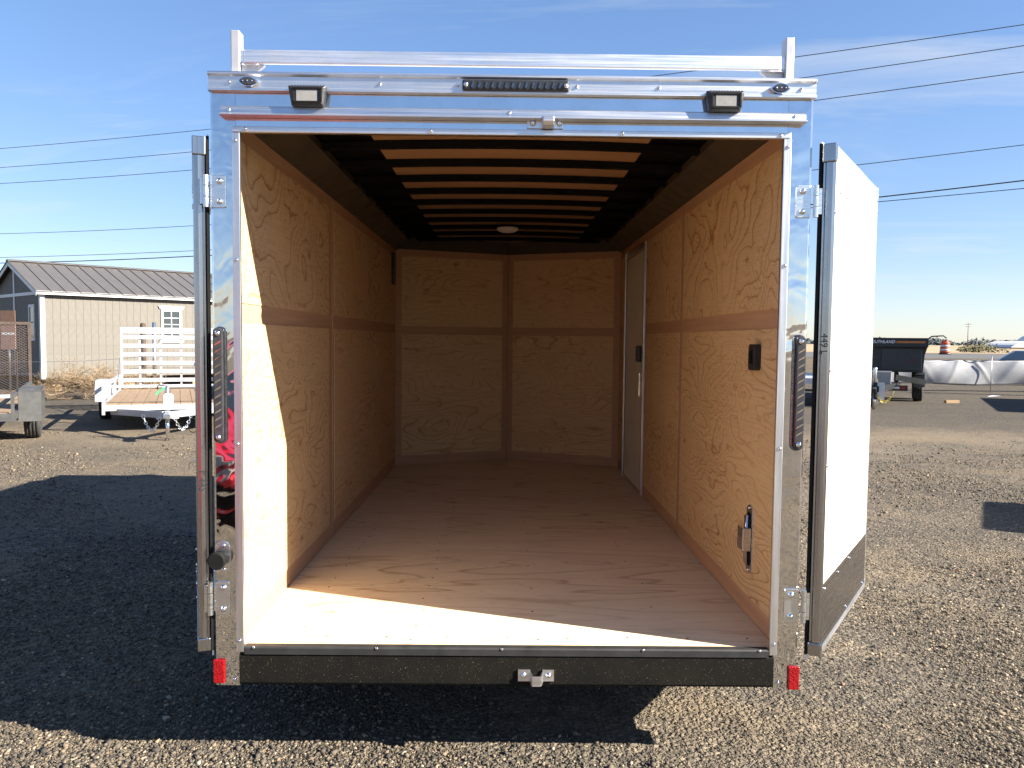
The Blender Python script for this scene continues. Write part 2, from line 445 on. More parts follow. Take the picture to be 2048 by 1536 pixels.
# ------------------------------------------------------------------ ground
def ground_mat():
    t = NT('gravel yard'); o = t.obj()
    big = t.noise(o, 0.22, 5, 0.6, 0.6)
    mid = t.noise(o, 1.3, 5, 0.65, 0.4)
    trk = t.sep(o)
    track = t.noise(t.comb(t.math('MULTIPLY', trk[0], 0.10), t.math('MULTIPLY', trk[1], 0.75), 3.0), 1.0, 4, 0.6, 0.3)
    v1 = t.voro(o, 48); v2 = t.voro(o, 110); v3 = t.voro(o, 20)
    c1 = t.ramp(t.sep(v1.outputs['Color'])[0], [(0, (0.050, 0.047, 0.044)), (0.5, (0.105, 0.094, 0.080)), (0.8, (0.17, 0.145, 0.112)), (0.97, (0.33, 0.28, 0.22))])
    c2 = t.ramp(t.sep(v2.outputs['Color'])[1], [(0, (0.058, 0.054, 0.049)), (0.6, (0.135, 0.117, 0.094)), (1, (0.28, 0.235, 0.175))])
    c = t.mix(0.5, c1, c2)
    dust = t.math('ADD', t.math('MULTIPLY', mid, 0.45), t.math('ADD', t.math('MULTIPLY', big, 0.5), t.math('MULTIPLY', track, 0.55)))
    c = t.mix(t.mrange(dust, 0.69, 0.90, 0, 0.70), c, (0.235, 0.180, 0.118))
    c = t.mix(t.mrange(dust, 0.52, 0.70, 0.6, 0), c, (0.055, 0.052, 0.050))
    clod = t.noise(o, 7.5, 4, 0.7)
    c = t.mix(t.mrange(clod, 0.52, 0.68, 0, 0.55), c, (0.045, 0.041, 0.037))
    c = t.mix(t.mrange(clod, 0.30, 0.44, 0.45, 0), c, (0.24, 0.195, 0.14))
    lot = t.math('ADD', trk[1], t.math('MULTIPLY', t.math('SUBTRACT', t.noise(o, 0.35, 4, 0.6), 0.5), 9))
    stripe = t.math('MULTIPLY', t.mrange(lot, 8.0, 9.0, 0, 1), t.mrange(lot, 9.6, 11.0, 1, 0))
    c = t.mix(t.math('MULTIPLY', stripe, 0.45), c, (0.24, 0.20, 0.15))
    c = t.mix(t.math('MULTIPLY', t.mrange(lot, 11.0, 13.5, 0, 0.62), t.mrange(trk[1], 30, 34, 1, 0.4)), c, (0.062, 0.058, 0.053))
    c = t.mix(1.0, c, (0.88, 0.845, 0.79), 'MULTIPLY')
    t.base(c); t.rough(0.95); t.p.inputs['Specular IOR Level'].default_value = 0.2
    h = t.math('ADD', t.math('MULTIPLY', v1.outputs['Distance'], -0.9), t.math('MULTIPLY', v2.outputs['Distance'], -0.4))
    h = t.math('ADD', h, t.math('MULTIPLY', t.mrange(t.sep(v3.outputs['Color'])[0], 0.72, 0.8), t.math('MULTIPLY', v3.outputs['Distance'], -1.1)))
    h = t.math('ADD', h, t.math('MULTIPLY', mid, 2.0))
    t.bump(h, 0.85, 0.022)
    return t.m
M['gravel'] = ground_mat()
def stone_mat():
    t = NT('loose stones')
    r = t.node('ShaderNodeNewGeometry').outputs['Random Per Island']
    c = t.ramp(r, [(0, (0.045, 0.042, 0.039)), (0.30, (0.088, 0.080, 0.070)), (0.62, (0.135, 0.117, 0.094)), (0.86, (0.185, 0.155, 0.115)), (0.93, (0.27, 0.22, 0.16)), (0.99, (0.40, 0.36, 0.29)), (1.0, (0.22, 0.13, 0.08))])
    n = t.noise(t.obj(), 160, 3, 0.6)
    c = t.mix(1.0, c, (0.90, 0.855, 0.795), 'MULTIPLY')
    t.base(t.mix(t.mrange(n, 0.35, 0.7, 0, 0.4), c, t.mix(1.0, c, (0.75, 0.7, 0.62), 'MULTIPLY')))
    t.rough(0.85); t.p.inputs['Specular IOR Level'].default_value = 0.25
    return t.m
M['stone'] = stone_mat()
def road_mat():
    t = NT('old asphalt'); o = t.obj()
    t.base(t.ramp(t.noise(o, 0.7, 5, 0.6), [(0.3, (0.060, 0.058, 0.056)), (0.7, (0.088, 0.084, 0.079))])); t.rough(0.9)
    t.bump(t.noise(o, 60, 3), 0.3, 0.005); return t.m
M['road'] = road_mat()
def field_mat():
    t = NT('dry grass field'); o = t.obj()
    n = t.noise(o, 0.03, 6, 0.65); n2 = t.noise(o, 0.6, 4, 0.6)
    c = t.ramp(n, [(0.35, (0.26, 0.185, 0.10)), (0.6, (0.33, 0.24, 0.135))])
    t.base(t.mix(t.mrange(n2, 0.4, 0.7, 0, 0.5), c, (0.20, 0.14, 0.08))); t.rough(1.0)
    t.bump(n2, 0.5, 0.1); return t.m
M['field'] = field_mat()
def gz(y):   # far side of the yard climbs a low bank to the road
    s = min(1, max(0, (y - 33) / 5.0)); return 0.84 * s * s * (3 - 2 * s)
ys = [-400, -60, -12, 0, 8, 20, 32] + [33 + 0.5 * i for i in range(1, 11)] + [39, 66, 200, 6000]
mb = MB()
for i in range(len(ys) - 1):
    a, b = ys[i], ys[i + 1]
    mb.quad((-4000, a, gz(a)), (4000, a, gz(a)), (4000, b, gz(b)), (-4000, b, gz(b)))
g = mb.build('ground', M['gravel']); tag(g, kind='structure')
g2 = MB().quad((-4000, 38.6, gz(39) + .004), (4000, 38.6, gz(39) + .004), (4000, 60, .844), (-4000, 60, .844)).build('road', M['road']); tag(g2, kind='structure')
g3 = MB().quad((-4000, 61.5, .848), (4000, 61.5, .848), (4000, 5990, .848), (-4000, 5990, .848)).build('dry_field', M['field']); tag(g3, kind='structure')

def stones(n_near):
    # real stones lying on the yard wherever the photograph comes close enough to tell them apart
    ico = np.array([(-1,-1,-1),(1,-1,-1),(1,1,-1),(-1,1,-1),(-1,-1,1),(1,-1,1),(1,1,1),(-1,1,1)], float) / 1.5
    tri = np.array([(0,3,2),(0,2,1),(4,5,6),(4,6,7),(0,1,5),(0,5,4),(1,2,6),(1,6,5),(2,3,7),(2,7,6),(3,0,4),(3,4,7)])
    q = rng.random(n_near * 4)
    D = 2.82 * (13.0 / 2.82) ** (q ** 1.5)
    X_ = rng.uniform(-0.71, 0.71, len(D)) * D
    Y_ = D - 2.9
    ok = ~((Y_ > 1.3) & (np.abs(X_) < 0.35 * D) & (Y_ < 9))
    msk = np.sin(X_ * 1.1 + 1.3 * np.sin(Y_ * 0.8 + 1)) + np.sin(Y_ * 1.5 + 0.9 * np.sin(X_ * 1.7)) * 0.8 + 0.5 * np.sin(X_ * 3.1 + Y_ * 2.3)
    ok &= rng.random(len(D)) > np.clip((msk + 0.25) * 0.8, 0, 0.88)
    P = np.stack([X_, Y_, D], -1)[ok][:n_near]
    nb_ = 26000; P = np.concatenate([P, np.stack([rng.uniform(-4.5, 4.5, nb_), rng.uniform(-5.5, -0.05, nb_), np.full(nb_, 6.0)], -1)]); N = len(P)
    size = np.clip(0.0017 + 0.0018 * rng.exponential(1.0, N), 0.0017, 0.014) * (0.75 + 0.085 * P[:, 2])
    dust = np.sin(P[:, 0] * 1.3 + 1.1 * np.sin(P[:, 1] * 0.9)) * np.sin(P[:, 1] * 1.1 + 0.6)
    size *= np.where(dust > 0.45, 0.62, 1.0)
    sc = size[:, None] * rng.uniform(0.65, 1.35, (N, 3)); sc[:, 2] *= 0.72
    V = ico[None] * (1 + rng.uniform(-0.34, 0.30, (N, 8, 3))) * sc[:, None, :]
    a = rng.uniform(0, 6.283, N); ca, sa = np.cos(a)[:, None], np.sin(a)[:, None]
    X = V[:, :, 0] * ca - V[:, :, 1] * sa; Y = V[:, :, 0] * sa + V[:, :, 1] * ca
    til = rng.uniform(-0.9, 0.9, N)[:, None]
    Z = V[:, :, 2] + X * til * 0.5
    V = np.stack([X + P[:, 0:1], Y + P[:, 1:2], Z + (sc[:, 2] * 0.42)[:, None]], -1).reshape(-1, 3)
    F = (tri[None] + (np.arange(N) * 8)[:, None, None]).reshape(-1, 3)
    me = bpy.data.meshes.new('gravel')
    me.vertices.add(len(V)); me.vertices.foreach_set('co', V.astype(np.float32).ravel())
    me.loops.add(len(F) * 3); me.loops.foreach_set('vertex_index', F.astype(np.int32).ravel())
    me.polygons.add(len(F)); me.polygons.foreach_set('loop_start', np.arange(0, len(F) * 3, 3, dtype=np.int32))
    me.update(calc_edges=True)
    me.materials.append(M['stone'])
    o = put('gravel', me)
    tag(o, 'loose grey and tan gravel stones covering the yard', 'gravel', kind='stuff')
stones(135000)

# ------------------------------------------------------------------ cargo trailer
ZF = 0.45
CT = thing('cargo_trailer', 'open enclosed cargo trailer with plywood interior and polished metal rear frame', 'trailer')
scr = MB().lathe([(0.0068, 0), (0.0062, 0.003), (0.0035, 0.0052), (0.0005, 0.006)], 8, 'y')
scr.v = [(x, -y, z) for x, y, z in scr.v]
SCREW = scr.mesh('screw', M['chrome'])
def screw(parent, x, y, z, s=1.0):
    o = put('screw', SCREW, parent, (x, y, z)); o.scale = (s, s, s); return o
# posts, header and trim
HW = 1.078
for sx in (-1, 1):
    out = [(sx*0.985, 0.0), (sx*(HW-0.012), 0.0), (sx*(HW-0.004), 0.004), (sx*HW, 0.014), (sx*HW, 0.10), (sx*(HW-.004), 0.10), (sx*(HW-.004), 0.018), (sx*0.985, 0.018)]
    p = MB().prism(out, 0.302, 2.503, 'z').build('corner_post', M['mirror'], CT)
    tag(p, 'polished stainless %s rear corner post' % ('left' if sx < 0 else 'right'))
    screw(p, sx*1.005, -0.001, 0.325)
MB().box(-0.9845, 0.9845, 0.001, 0.019, 2.312, 2.50).build('header', M['mirror_h'], CT)
cap = MB().prism([(0.018, 2.5195), (-0.022, 2.518), (-0.026, 2.508), (-0.016, 2.502), (-0.015, 2.464), (-0.023, 2.461), (-0.023, 2.452), (-0.002, 2.449), (-0.002, 2.5165), (0.018, 2.5165)], -1.074, 1.076, 'x').build('header_cap', M['alu'], CT)
for x in (-0.945 - 0.055, -0.47, -0.196, 0.226, 0.518, 1.022): screw(cap, x, -0.016, 2.481)
dr = MB().prism([(-0.002, 2.3995), (-0.017, 2.3985), (-0.021, 2.395), (-0.025, 2.374), (-0.040, 2.3675), (-0.040, 2.3640), (-0.002, 2.3615)], -1.030, 1.040, 'x').build('drip_rail', M['alu'], CT)
for x in (-1.0, -0.012, 1.0): screw(dr, x, -0.0225, 2.3850, 0.9)
tt = B(-0.992, 0.992, -0.014, -0.0005, 2.310, 2.330).build('door_frame_trim', M['alu'], CT, bevel=0.002)
for x in (-0.945, -0.29, 0.39, 0.955): screw(tt, x, -0.0145, 2.320)
for sx in (-1, 1):
    a, b = sorted((sx*0.966, sx*0.994))
    jt = B(a, b, -0.014, -0.0005, 0.432, 2.3085).build('door_frame_trim', M['alu_v'], CT, bevel=0.002)
    for z in (2.28, 1.86, 1.20, 0.475): screw(jt, sx*0.981, -0.0145, z)
# sill strip and bumper
sill = MB().prism([(0.02, 0.4525), (-0.010, 0.4525), (-0.014, 0.447), (-0.014, 0.424), (0.02, 0.424)], -0.964, 0.964, 'x').build('sill_strip', M['black_steel'], CT)
for x in (-0.93, -0.48, -0.02, 0.50, 0.93): screw(sill, x, -0.0125, 0.449, 0.9)
bp = MB().prism([(0.06, 0.4235), (-0.006, 0.4235), (-0.010, 0.418), (-0.010, 0.318), (-0.006, 0.310), (0.06, 0.306)], -0.9845, 0.9845, 'x').build('rear_bumper', M['bumper'], CT)
# bottom keeper: bent strap with two bolts
def bolt_mesh():
    return MB().lathe([(0.011, 0), (0.011, 0.003), (0.0085, 0.004), (0.0075, 0.008), (0.003, 0.0095)], 10, 'y')
bm_ = bolt_mesh(); bm_.v = [(x, -y, z) for x, y, z in bm_.v]
BOLT = bm_.mesh('bolt', M['chrome'])
k = MB()
prof = [(0.040, -0.011), (0.085, -0.011), (0.092, -0.050), (0.122, -0.050), (0.130, -0.011), (0.172, -0.011)]
for i in range(5):
    (xa, ya), (xb, yb) = prof[i], prof[i+1]
    k.bar((xa, ya - .003, .352 if i in (0, 4) else .346), (xb, yb - .003, .352 if i in (0, 4) else .346), 0.006, 0.042 if i in (0, 4) else 0.036)
kb = k.build('latch_keeper', M['alu'], CT)
for x in (0.060, 0.152): put('bolt', BOLT, kb, (x, -0.018, 0.354))
# top keeper: plate, block, two bolts
k = MB().box(0.051, 0.180, -0.006, -0.0005, 2.336, 2.372)
kt = k.build('latch_keeper', M['zinc'], CT, bevel=0.002)
MB().prism([(-0.0065, 2.378), (-0.050, 2.370), (-0.060, 2.352), (-0.052, 2.336), (-0.0065, 2.332)], 0.104, 0.146, 'x').build('catch_block', M['alu'], kt, bevel=0.004)
for x in (0.072, 0.166): put('bolt', BOLT, kt, (x, -0.007, 2.355))

# lamps on the header
def load_light(xc, label):
    o = MB(); fr_ = [(-0.068, 2.466), (0.068, 2.466), (0.056, 2.397), (-0.056, 2.397)]
    o.v += [(xc + x*.96, -0.0005, z) for x, z in fr_] + [(xc + x, -0.038, z) for x, z in fr_] + [(xc + x*.84, -0.047, 2.4315 + (z - 2.4315)*.80) for x, z in fr_]
    for r_ in (0, 4):
        for i in range(4): j = (i + 1) % 4; o.f.append((r_ + i, r_ + j, r_ + 4 + j, r_ + 4 + i)); o.sm.append(False)
    o.f += [(0, 1, 2, 3), (8, 9, 10, 11)]; o.sm += [False, False]
    o = o.build('load_light', M['black_plastic'], CT, bevel=0.003)
    tag(o, label)
    # lamp face leans down towards the ground
    fr = MB()
    def P(u, v, d=0):   # u across, v up the leaning face
        y = -0.0478 - d; z = 2.4045 + 0.052 * v
        return (xc + u, y, z)
    fr.bar(P(-0.050, .96), P(0.050, .96), 0.006, 0.006).bar(P(-0.050, .06), P(0.050, .06), 0.006, 0.006)
    fr.bar(P(-0.050, .06), P(-0.050, .96), 0.006, 0.006).bar(P(0.050, .06), P(0.050, .96), 0.006, 0.006)
    fr.build('bezel', M['rubber'], o)
    MB().poly([P(-0.036, .12), P(0.036, .12), P(0.036, .86), P(-0.036, .86)]).build('lens', M['lens_white'], o)
    for i in range(12):
        x = xc - 0.055 + i * 0.010
        B(x, x + 0.004, -0.040, -0.010, 2.4605, 2.4675).build('cooling_fin', M['black_plastic'], o)
load_light(-0.720, 'left black load light with fins')
load_light(0.748, 'right black load light with fins')
for sx, xc, zc_ in ((-1, -0.930, 2.4815), (1, 0.944, 2.4805)):
    pts = [(xc + x, zc_ + z) for x, z in [(0.034*math.cos(t)*(1-.12*abs(math.sin(t))), 0.018*math.sin(t)) for t in [i*math.pi/10 for i in range(20)]]]
    b_ = MB().prism(pts, -0.030, -0.0165, 'y').build('clearance_light', M['chrome'], CT)
    pts2 = [(xc + (x-xc)*.86, zc_ + (z-zc_)*.80) for x, z in pts]
    MB().prism(pts2, -0.0365, -0.0305, 'y').build('lens', M['lens_smoke'], b_, bevel=0.002)
    for i in (-1, 0, 1): MB().lathe([(.004, -.0372), (.002, -.0385)], 8, 'y', (xc + i*.016, 0, zc_)).build('diode', M['chrome'], b_)
lb = B(-0.178, 0.198, -0.036, -0.0165, 2.459, 2.497).build('brake_light_bar', M['black_plastic'], CT, bevel=0.006)
tag(lb, 'long black brake light bar at the centre of the header')
for i in range(14):
    x = -0.148 + i * 0.0236
    MB().prism([(x, 2.470), (x + .006, 2.466), (x + .013, 2.483), (x + .006, 2.489)], -0.0385, -0.0365, 'y').build('diode', M['zinc_dark'], lb)
for x in (-0.166, 0.186): put('bolt', BOLT, lb, (x, -0.0365, 2.478)).scale = (.7, .7, .7)
# tail lights
for sx in (-1, 1):
    xc, zc_ = sx * 1.049, 1.411 if sx < 0 else 1.403
    h_ = 0.416
    base = MB().prism([(xc - sx*0.004 + x, zc_ + z) for x, z in capsule(0.046, h_ + 0.008)], -0.008, -0.0005, 'y').build('tail_light', M['zinc_dark'], CT, bevel=0.004)
    tag(base, 'tall smoked tail light bar on the %s post' % ('left' if sx < 0 else 'right'))
    MB().prism([(xc + x, zc_ + z) for x, z in capsule(0.037, h_)], -0.020, -0.0085, 'y').build('lens', M['lens_smoke'], base, bevel=0.005)
    for i in range(12):
        z = zc_ - 0.150 + i * 0.0272
        MB().poly([(xc - .014, -0.0210, z - .008), (xc + .009, -0.0215, z + .004), (xc + .014, -0.0228, z + .014), (xc - .008, -0.0222, z + .001)]).build('diode', M['chrome'], base)
    for z in (zc_ - 0.187, zc_ + 0.187): put('bolt', BOLT, base, (xc, -0.0205, z)).scale = (.9, .9, .9)
    rz_ = (0.312, 0.400) if sx < 0 else (0.301, 0.388)
    a, b = sorted((sx*1.040, sx*1.081))
    rf = B(a, b, -0.010, -0.0005, *rz_).build('reflector', M['red'], CT, bevel=0.003)
    tag(rf, 'red reflector at the foot of the %s post' % ('left' if sx < 0 else 'right'))
# hinges on posts
for sx in (-1, 1):
    for z0, z1 in ((2.045, 2.160), (0.568, 0.692)):
        if sx > 0: z0, z1 = z0 - .012, z1 - .012
        xm = sx * 1.045; w = 0.052
        pl = MB().prism([(xm + x, (z0+z1)/2 + z) for x, z in rrect(w, z1 - z0, 0.008)], -0.0065, -0.0005, 'y').build('hinge', M['zinc'], CT, bevel=0.0015)
        for z in (z0 + .022, z1 - .022): put('bolt', BOLT, pl, (xm - sx*.004, -0.007, z))
        kn = MB()
        for j in range(3):
            za = z0 + (z1 - z0) * j / 3 + .001; zb = z0 + (z1 - z0) * (j + 1) / 3 - .001
            kn.lathe([(0.0095, za), (0.0095, zb)], 10, 'z', (sx * 1.087, -0.012, 0), False)
        kn.build('knuckle', M['zinc'], pl)
        a, b = sorted((sx*1.0965, sx*1.108))
        B(a, b, -0.016, -0.011, z0 + .012, z1 - .012).build('door_leaf', M['zinc'], pl)
# rubber door stop on the left post
ds = MB().prism([(-1.043 + x, 0.782 + z) for x, z in capsule(0.056, 0.118)], -0.006, -0.0005, 'y').build('door_stop', M['zinc'], CT, bevel=0.002)
tag(ds, 'round black rubber door stop on the left post')
MB().lathe([(0.024, -0.0065), (0.022, -0.022), (0.031, -0.030), (0.033, -0.045), (0.028, -0.052)], 16, 'y', (-1.052, 0, 0.778)).build('rubber_pad', M['rubber'], ds)
for z in (0.738, 0.826): screw(ds, -1.038, -0.0065, z)

# floor
fl = MB().poly([(-1.0, 0.021, ZF-.02), (1.0, 0.021, ZF-.02), (1.0, 4.25, ZF-.02), (0, 4.68, ZF-.02), (-1.0, 4.25, ZF-.02)]).build('floor', M['black_steel'], CT)
for a, b in ((0.021, 1.239), (1.240, 2.459), (2.460, 3.679)):
    B(-0.999, 0.999, a, b, ZF - .018, ZF).build('plywood_sheet', M['ply_floor'], fl)
MB().prism([(-0.999, 3.680), (0.999, 3.680), (0.999, 4.248), (0, 4.676), (-0.999, 4.248)], ZF - .018, ZF, 'z').build('plywood_sheet', M['ply_floor'], fl)
fs = MB().lathe([(0.0048, 0), (0.0048, 0.0008), (0.0035, 0.0012)], 8, 'z').mesh('floor_screw', M['black_steel'])
for xr_, st_ in ((-0.80, .16), (-0.36, .16), (0.12, .33), (0.62, .37)):
    yy = 0.07
    while yy < 3.0:
        put('floor_screw', fs, fl, (xr_ + random.uniform(-.015, .015), yy + random.uniform(-.03, .03), ZF)); yy += st_
for xx in np.linspace(-0.92, 0.92, 9): put('floor_screw', fs, fl, (float(xx), 0.10 + random.uniform(-.01, .01), ZF))
# inside walls: bare backing with plywood sheets standing proud of it
ZT = ZF + 1.93
def sidewall(sx):
    a, b = sorted((sx*1.001, sx*1.030))
    w = B(a, b, 0.0195, 4.27, ZF - .02, ZT + .12).build('interior_wall', M['strip_side'], CT)
    xa, xb = sorted((sx*1.0005, sx*0.9975))
    spans = [(0.06, 1.56), (1.70, 4.21)] if sx < 0 else [(0.06, 1.70), (1.78, 2.90)]
    for (p, q) in spans:
        B(xa, xb, p, q, ZF + .083, ZF + 1.187).build('plywood_sheet', M['ply_side'], w)
        B(xa, xb, p, q, ZF + 1.262, ZF + 1.855).build('plywood_sheet', M['ply_side_up'], w)
    if sx > 0:
        B(xa, xb, 3.86, 4.21, ZF + .083, ZF + 1.187).build('plywood_sheet', M['ply_side'], w)
        B(xa, xb, 3.86, 4.21, ZF + 1.262, ZF + 1.855).build('plywood_sheet', M['ply_side_up'], w)
    # upright cover strip over the joint and quarter-round at the foot
    y = 1.655 if sx < 0 else 1.74
    xs, xe = sorted((sx*1.0005, sx*0.9955))
    B(xs, xe, y - .006, y + .006, ZF + .004, ZT - .02).build('joint_strip', M['strip_up'], w)
    return w
WL = sidewall(-1); WR = sidewall(1)
VDIR = Vector((1.0, 0.43, 0)).normalized()
def vwall(sx):
    p0 = Vector((sx*1.0, 4.25, 0)); d = Vector((-sx*1.0, 0.43, 0)); L_ = d.length; d.normalize()
    n = Vector((-sx*d.y*sx*sx, 0, 0)); n = Vector((d.y * sx, -abs(d.x), 0)).normalized()   # towards the opening
    n = -n if n.y > 0 else n
    def slab(s0, s1, z0, z1, o0, o1):
        q = MB(); a = p0 + d * s0; b = p0 + d * s1
        pts = [a + n*o0, b + n*o0, b + n*o1, a + n*o1]
        return q.prism([(p.x, p.y) for p in pts], z0, z1, 'z')
    w = slab(-.02, L_ + .01, ZF - .02, ZT + .16, -0.03, -0.001).build('interior_wall', M['strip_front'], CT)
    slab(0.06, L_ - .055, ZF + .085, ZF + 1.175, 0, 0.003).build('plywood_sheet', M['ply_front'], w)
    slab(0.06, L_ - .055, ZF + 1.25, ZF + 1.87, 0, 0.003).build('plywood_sheet', M['ply_front'], w)
    slab(0.0, L_, ZF + .001, ZF + .07, 0.0005, 0.006).build('skirting', M['strip_front'], w)
    slab(0.0, L_, ZT + .0, ZT + .115, 0.001, 0.02).build('cove_trim', M['cove'], w)
vwall(-1); vwall(1)
MB().box(-0.006, 0.006, 4.655, 4.672, ZF, ZT).build('corner_bead', M['strip_up'], CT)
# cove trim along both sides
for sx in (-1, 1):
    MB().prism([(sx*1.0005, ZT - .010), (sx*0.988, ZT - .010), (sx*0.872, ZT + .066), (sx*0.872, ZT + .098), (sx*1.0005, ZT + .098)], 0.0195, 4.25, 'y').build('cove_trim', M['cove'], CT)
# ceiling: arched sheet, hardboard centre, cross ribs
def arch(x): return 0.026 * (1 - (x / 1.0) ** 2)
xs_ = [-1.03 + 2.06 * i / 16 for i in range(17)]
mb = MB()
for i in range(16):
    a, b = xs_[i], xs_[i+1]
    za, zb = ZF + 2.032 + arch(a), ZF + 2.032 + arch(b)
    mb.quad((a, 0.0195, za), (b, 0.0195, zb), (b, 4.72, zb), (a, 4.72, za))
mb.build('ceiling', M['roof_black'], CT)
xs2 = [-0.63 + 1.26 * i / 10 for i in range(11)]
mb = MB()
for i in range(10):
    a, b = xs2[i], xs2[i+1]
    za, zb = ZF + 2.028 + arch(a), ZF + 2.028 + arch(b)
    mb.quad((a, 0.03, za), (b, 0.03, zb), (b, 4.36, zb), (a, 4.36, za))
mb.build('ceiling_board', M['ceiling_board'], CT)
for kx in range(-2, 10):
    y0 = 0.845 + 0.386 * kx; mb = MB(); w = 0.048
    xr = [-0.93 + 1.86 * i / 14 for i in range(15)]
    for i in range(14):
        a, b = xr[i], xr[i+1]
        za, zb = ZF + 1.997 + arch(a), ZF + 1.997 + arch(b)
        mb.quad((a, y0, za), (b, y0, zb), (b, y0 + w, zb), (a, y0 + w, za))
        mb.quad((a, y0, za), (b, y0, zb), (b, y0 - .012, zb + .028), (a, y0 - .012, za + .028))
        mb.quad((a, y0 + w, za), (b, y0 + w, zb), (b, y0 + w + .004, zb + .028), (a, y0 + w + .004, za + .028))
    mb.build('roof_rib', M['roof_black'], CT)
dm = MB().lathe([(0.085, 0), (0.085, -0.012), (0.075, -0.024), (0.05, -0.034), (0.02, -0.038)], 24, 'z', (-0.01, 3.52, ZF + 2.022)).build('dome_light', M['dome'], CT)
# outside skin
mb = MB()
for i in range(16):
    a, b = xs_[i] * HW/1.03, xs_[i+1] * HW/1.03
    za, zb = 2.499 + arch(a) * .6, 2.499 + arch(b) * .6
    mb.quad((a, 0.02, za), (b, 0.02, zb), (b, 4.34, zb), (a, 4.34, za))
mb.poly([(-HW, 4.34, 2.499), (HW, 4.34, 2.499), (0, 4.80, 2.515)])
mb.build('roof', M['white_skin'], CT)
for sx in (-1, 1):
    a, b = sorted((sx*1.0305, sx*(HW - .0045)))
    B(a, b, 0.0195, 4.34, 0.33, 2.498).build('side_skin', M['white_skin'], CT)
    MB().prism([(sx*(HW-.001), 4.341), (0, 4.80), (0, 4.74), (sx*1.031, 4.30)], 0.33, 2.498, 'z').build('nose_skin', M['white_skin'], CT)
    a, b = sorted((sx*0.90, sx*0.96))
    B(a, b, 0.07, 4.3, 0.31, 0.425).build('chassis_beam', M['black_steel'], CT)
    for y in (2.15, 2.95):
        wheel = MB().lathe([(0.19, -.09), (0.31, -.10), (0.335, -.07), (0.34, 0), (0.335, .07), (0.31, .10), (0.19, .09)], 28, 'x', (sx*1.20, y, 0.34)).build('wheel', M['tyre'], CT)
        MB().lathe([(0.185, -.07), (0.18, .0), (0.07, .03), (0.03, .04)], 20, 'x', (sx*1.20, y, 0.34)).build('rim', M['zinc'], wheel)
    fd = MB()
    arc = [(1.70, 0.36), (1.82, 0.66), (2.0, 0.735), (3.10, 0.735), (3.28, 0.66), (3.40, 0.36)]
    for i in range(5):
        (ya, za), (yb, zb) = arc[i], arc[i+1]; a, b = sx*1.079, sx*1.325
        fd.quad((a, ya, za), (b, ya, za), (b, yb, zb), (a, yb, zb))
    fd.build('fender', M['alu'], CT)
B(-0.9, 0.9, 2.12, 2.18, 0.33, 0.39).box(-0.9, 0.9, 2.92, 2.98, 0.33, 0.39).build('axle', M['black_steel'], CT)
MB().bar((-0.5, 4.3, .36), (0, 5.7, .42), .06, .1).bar((0.5, 4.3, .36), (0, 5.7, .42), .06, .1).build('tongue', M['black_steel'], CT)
MB().tube([(0, 5.3, 0.005), (0, 5.3, 0.9)], .03, 10).build('jack', M['zinc'], CT)
# side door seen from inside
sd = B(0.990, 0.9965, 2.985, 3.785, ZF + .02, ZF + 1.80).build('side_door', M['white_panel'], CT)
for a in ((0.975, 1.0, 3.800, 3.842, ZF, ZF + 1.86), (0.984, 1.0, 2.93, 2.968, ZF, ZF + 1.86), (0.984, 1.0, 2.969, 3.799, ZF + 1.815, ZF + 1.86)):
    B(*a).build('door_frame', M['alu_v'], sd, bevel=0.002)
B(0.986, 0.9995, 3.786, 3.799, ZF + .01, ZF + 1.81).build('door_seal', M['rubber'], sd)
B(0.986, 0.9995, 2.969, 2.983, ZF + .01, ZF + 1.81).build('door_seal', M['rubber'], sd)
MB().box(0.955, 0.9895, 3.01, 3.09, ZF + .98, ZF + 1.10).build('door_latch', M['black_plastic'], sd, bevel=0.01)
B(0.975, 0.9895, 3.03, 3.06, ZF + .72, ZF + .90).build('door_handle', M['zinc'], sd, bevel=0.004)
# left wall vent, right wall switch and recessed latch
vn = B(-0.9970, -0.975, 3.98, 4.10, ZF + 1.60, ZF + 1.87).build('wall_vent', M['black_plastic'], CT, bevel=0.004)
sw = MB().prism([(0.31 + y, ZF + 1.075 + z) for y, z in rrect(0.075, 0.105, 0.014)], 0.968, 0.9973, 'x').build('light_switch', M['black_plastic'], CT, bevel=0.004)
tag(sw, 'small black switch box on the right plywood wall')
B(0.962, 0.9678, 0.295, 0.325, ZF + 1.05, ZF + 1.10).build('rocker', M['rubber'], sw)
rl = MB().prism([(0.36 + y, ZF + .325 + z) for y, z in capsule(0.085, 0.285)], 0.9945, 0.9974, 'x').build('recessed_latch', M['zinc'], CT, bevel=0.0015)
tag(rl, 'oblong recessed latch plate low on the right plywood wall')
MB().prism([(0.36 + y, ZF + .325 + z) for y, z in capsule(0.058, 0.225)], 0.9925, 0.9943, 'x').build('recess', M['rubber'], rl)
MB().tube([(0.985, 0.36, ZF + .225), (0.985, 0.36, ZF + .425)], 0.011, 8).build('pull_bar', M['chrome'], rl)
B(0.958, 0.992, 0.325, 0.400, ZF + .28, ZF + .375).build('bracket', M['zinc'], rl, bevel=0.003)
for z in (.195, .455):
    o = put('screw', SCREW, rl, (0.994, 0.36, ZF + z)); o.rotation_euler = (0, 0, R(-90))

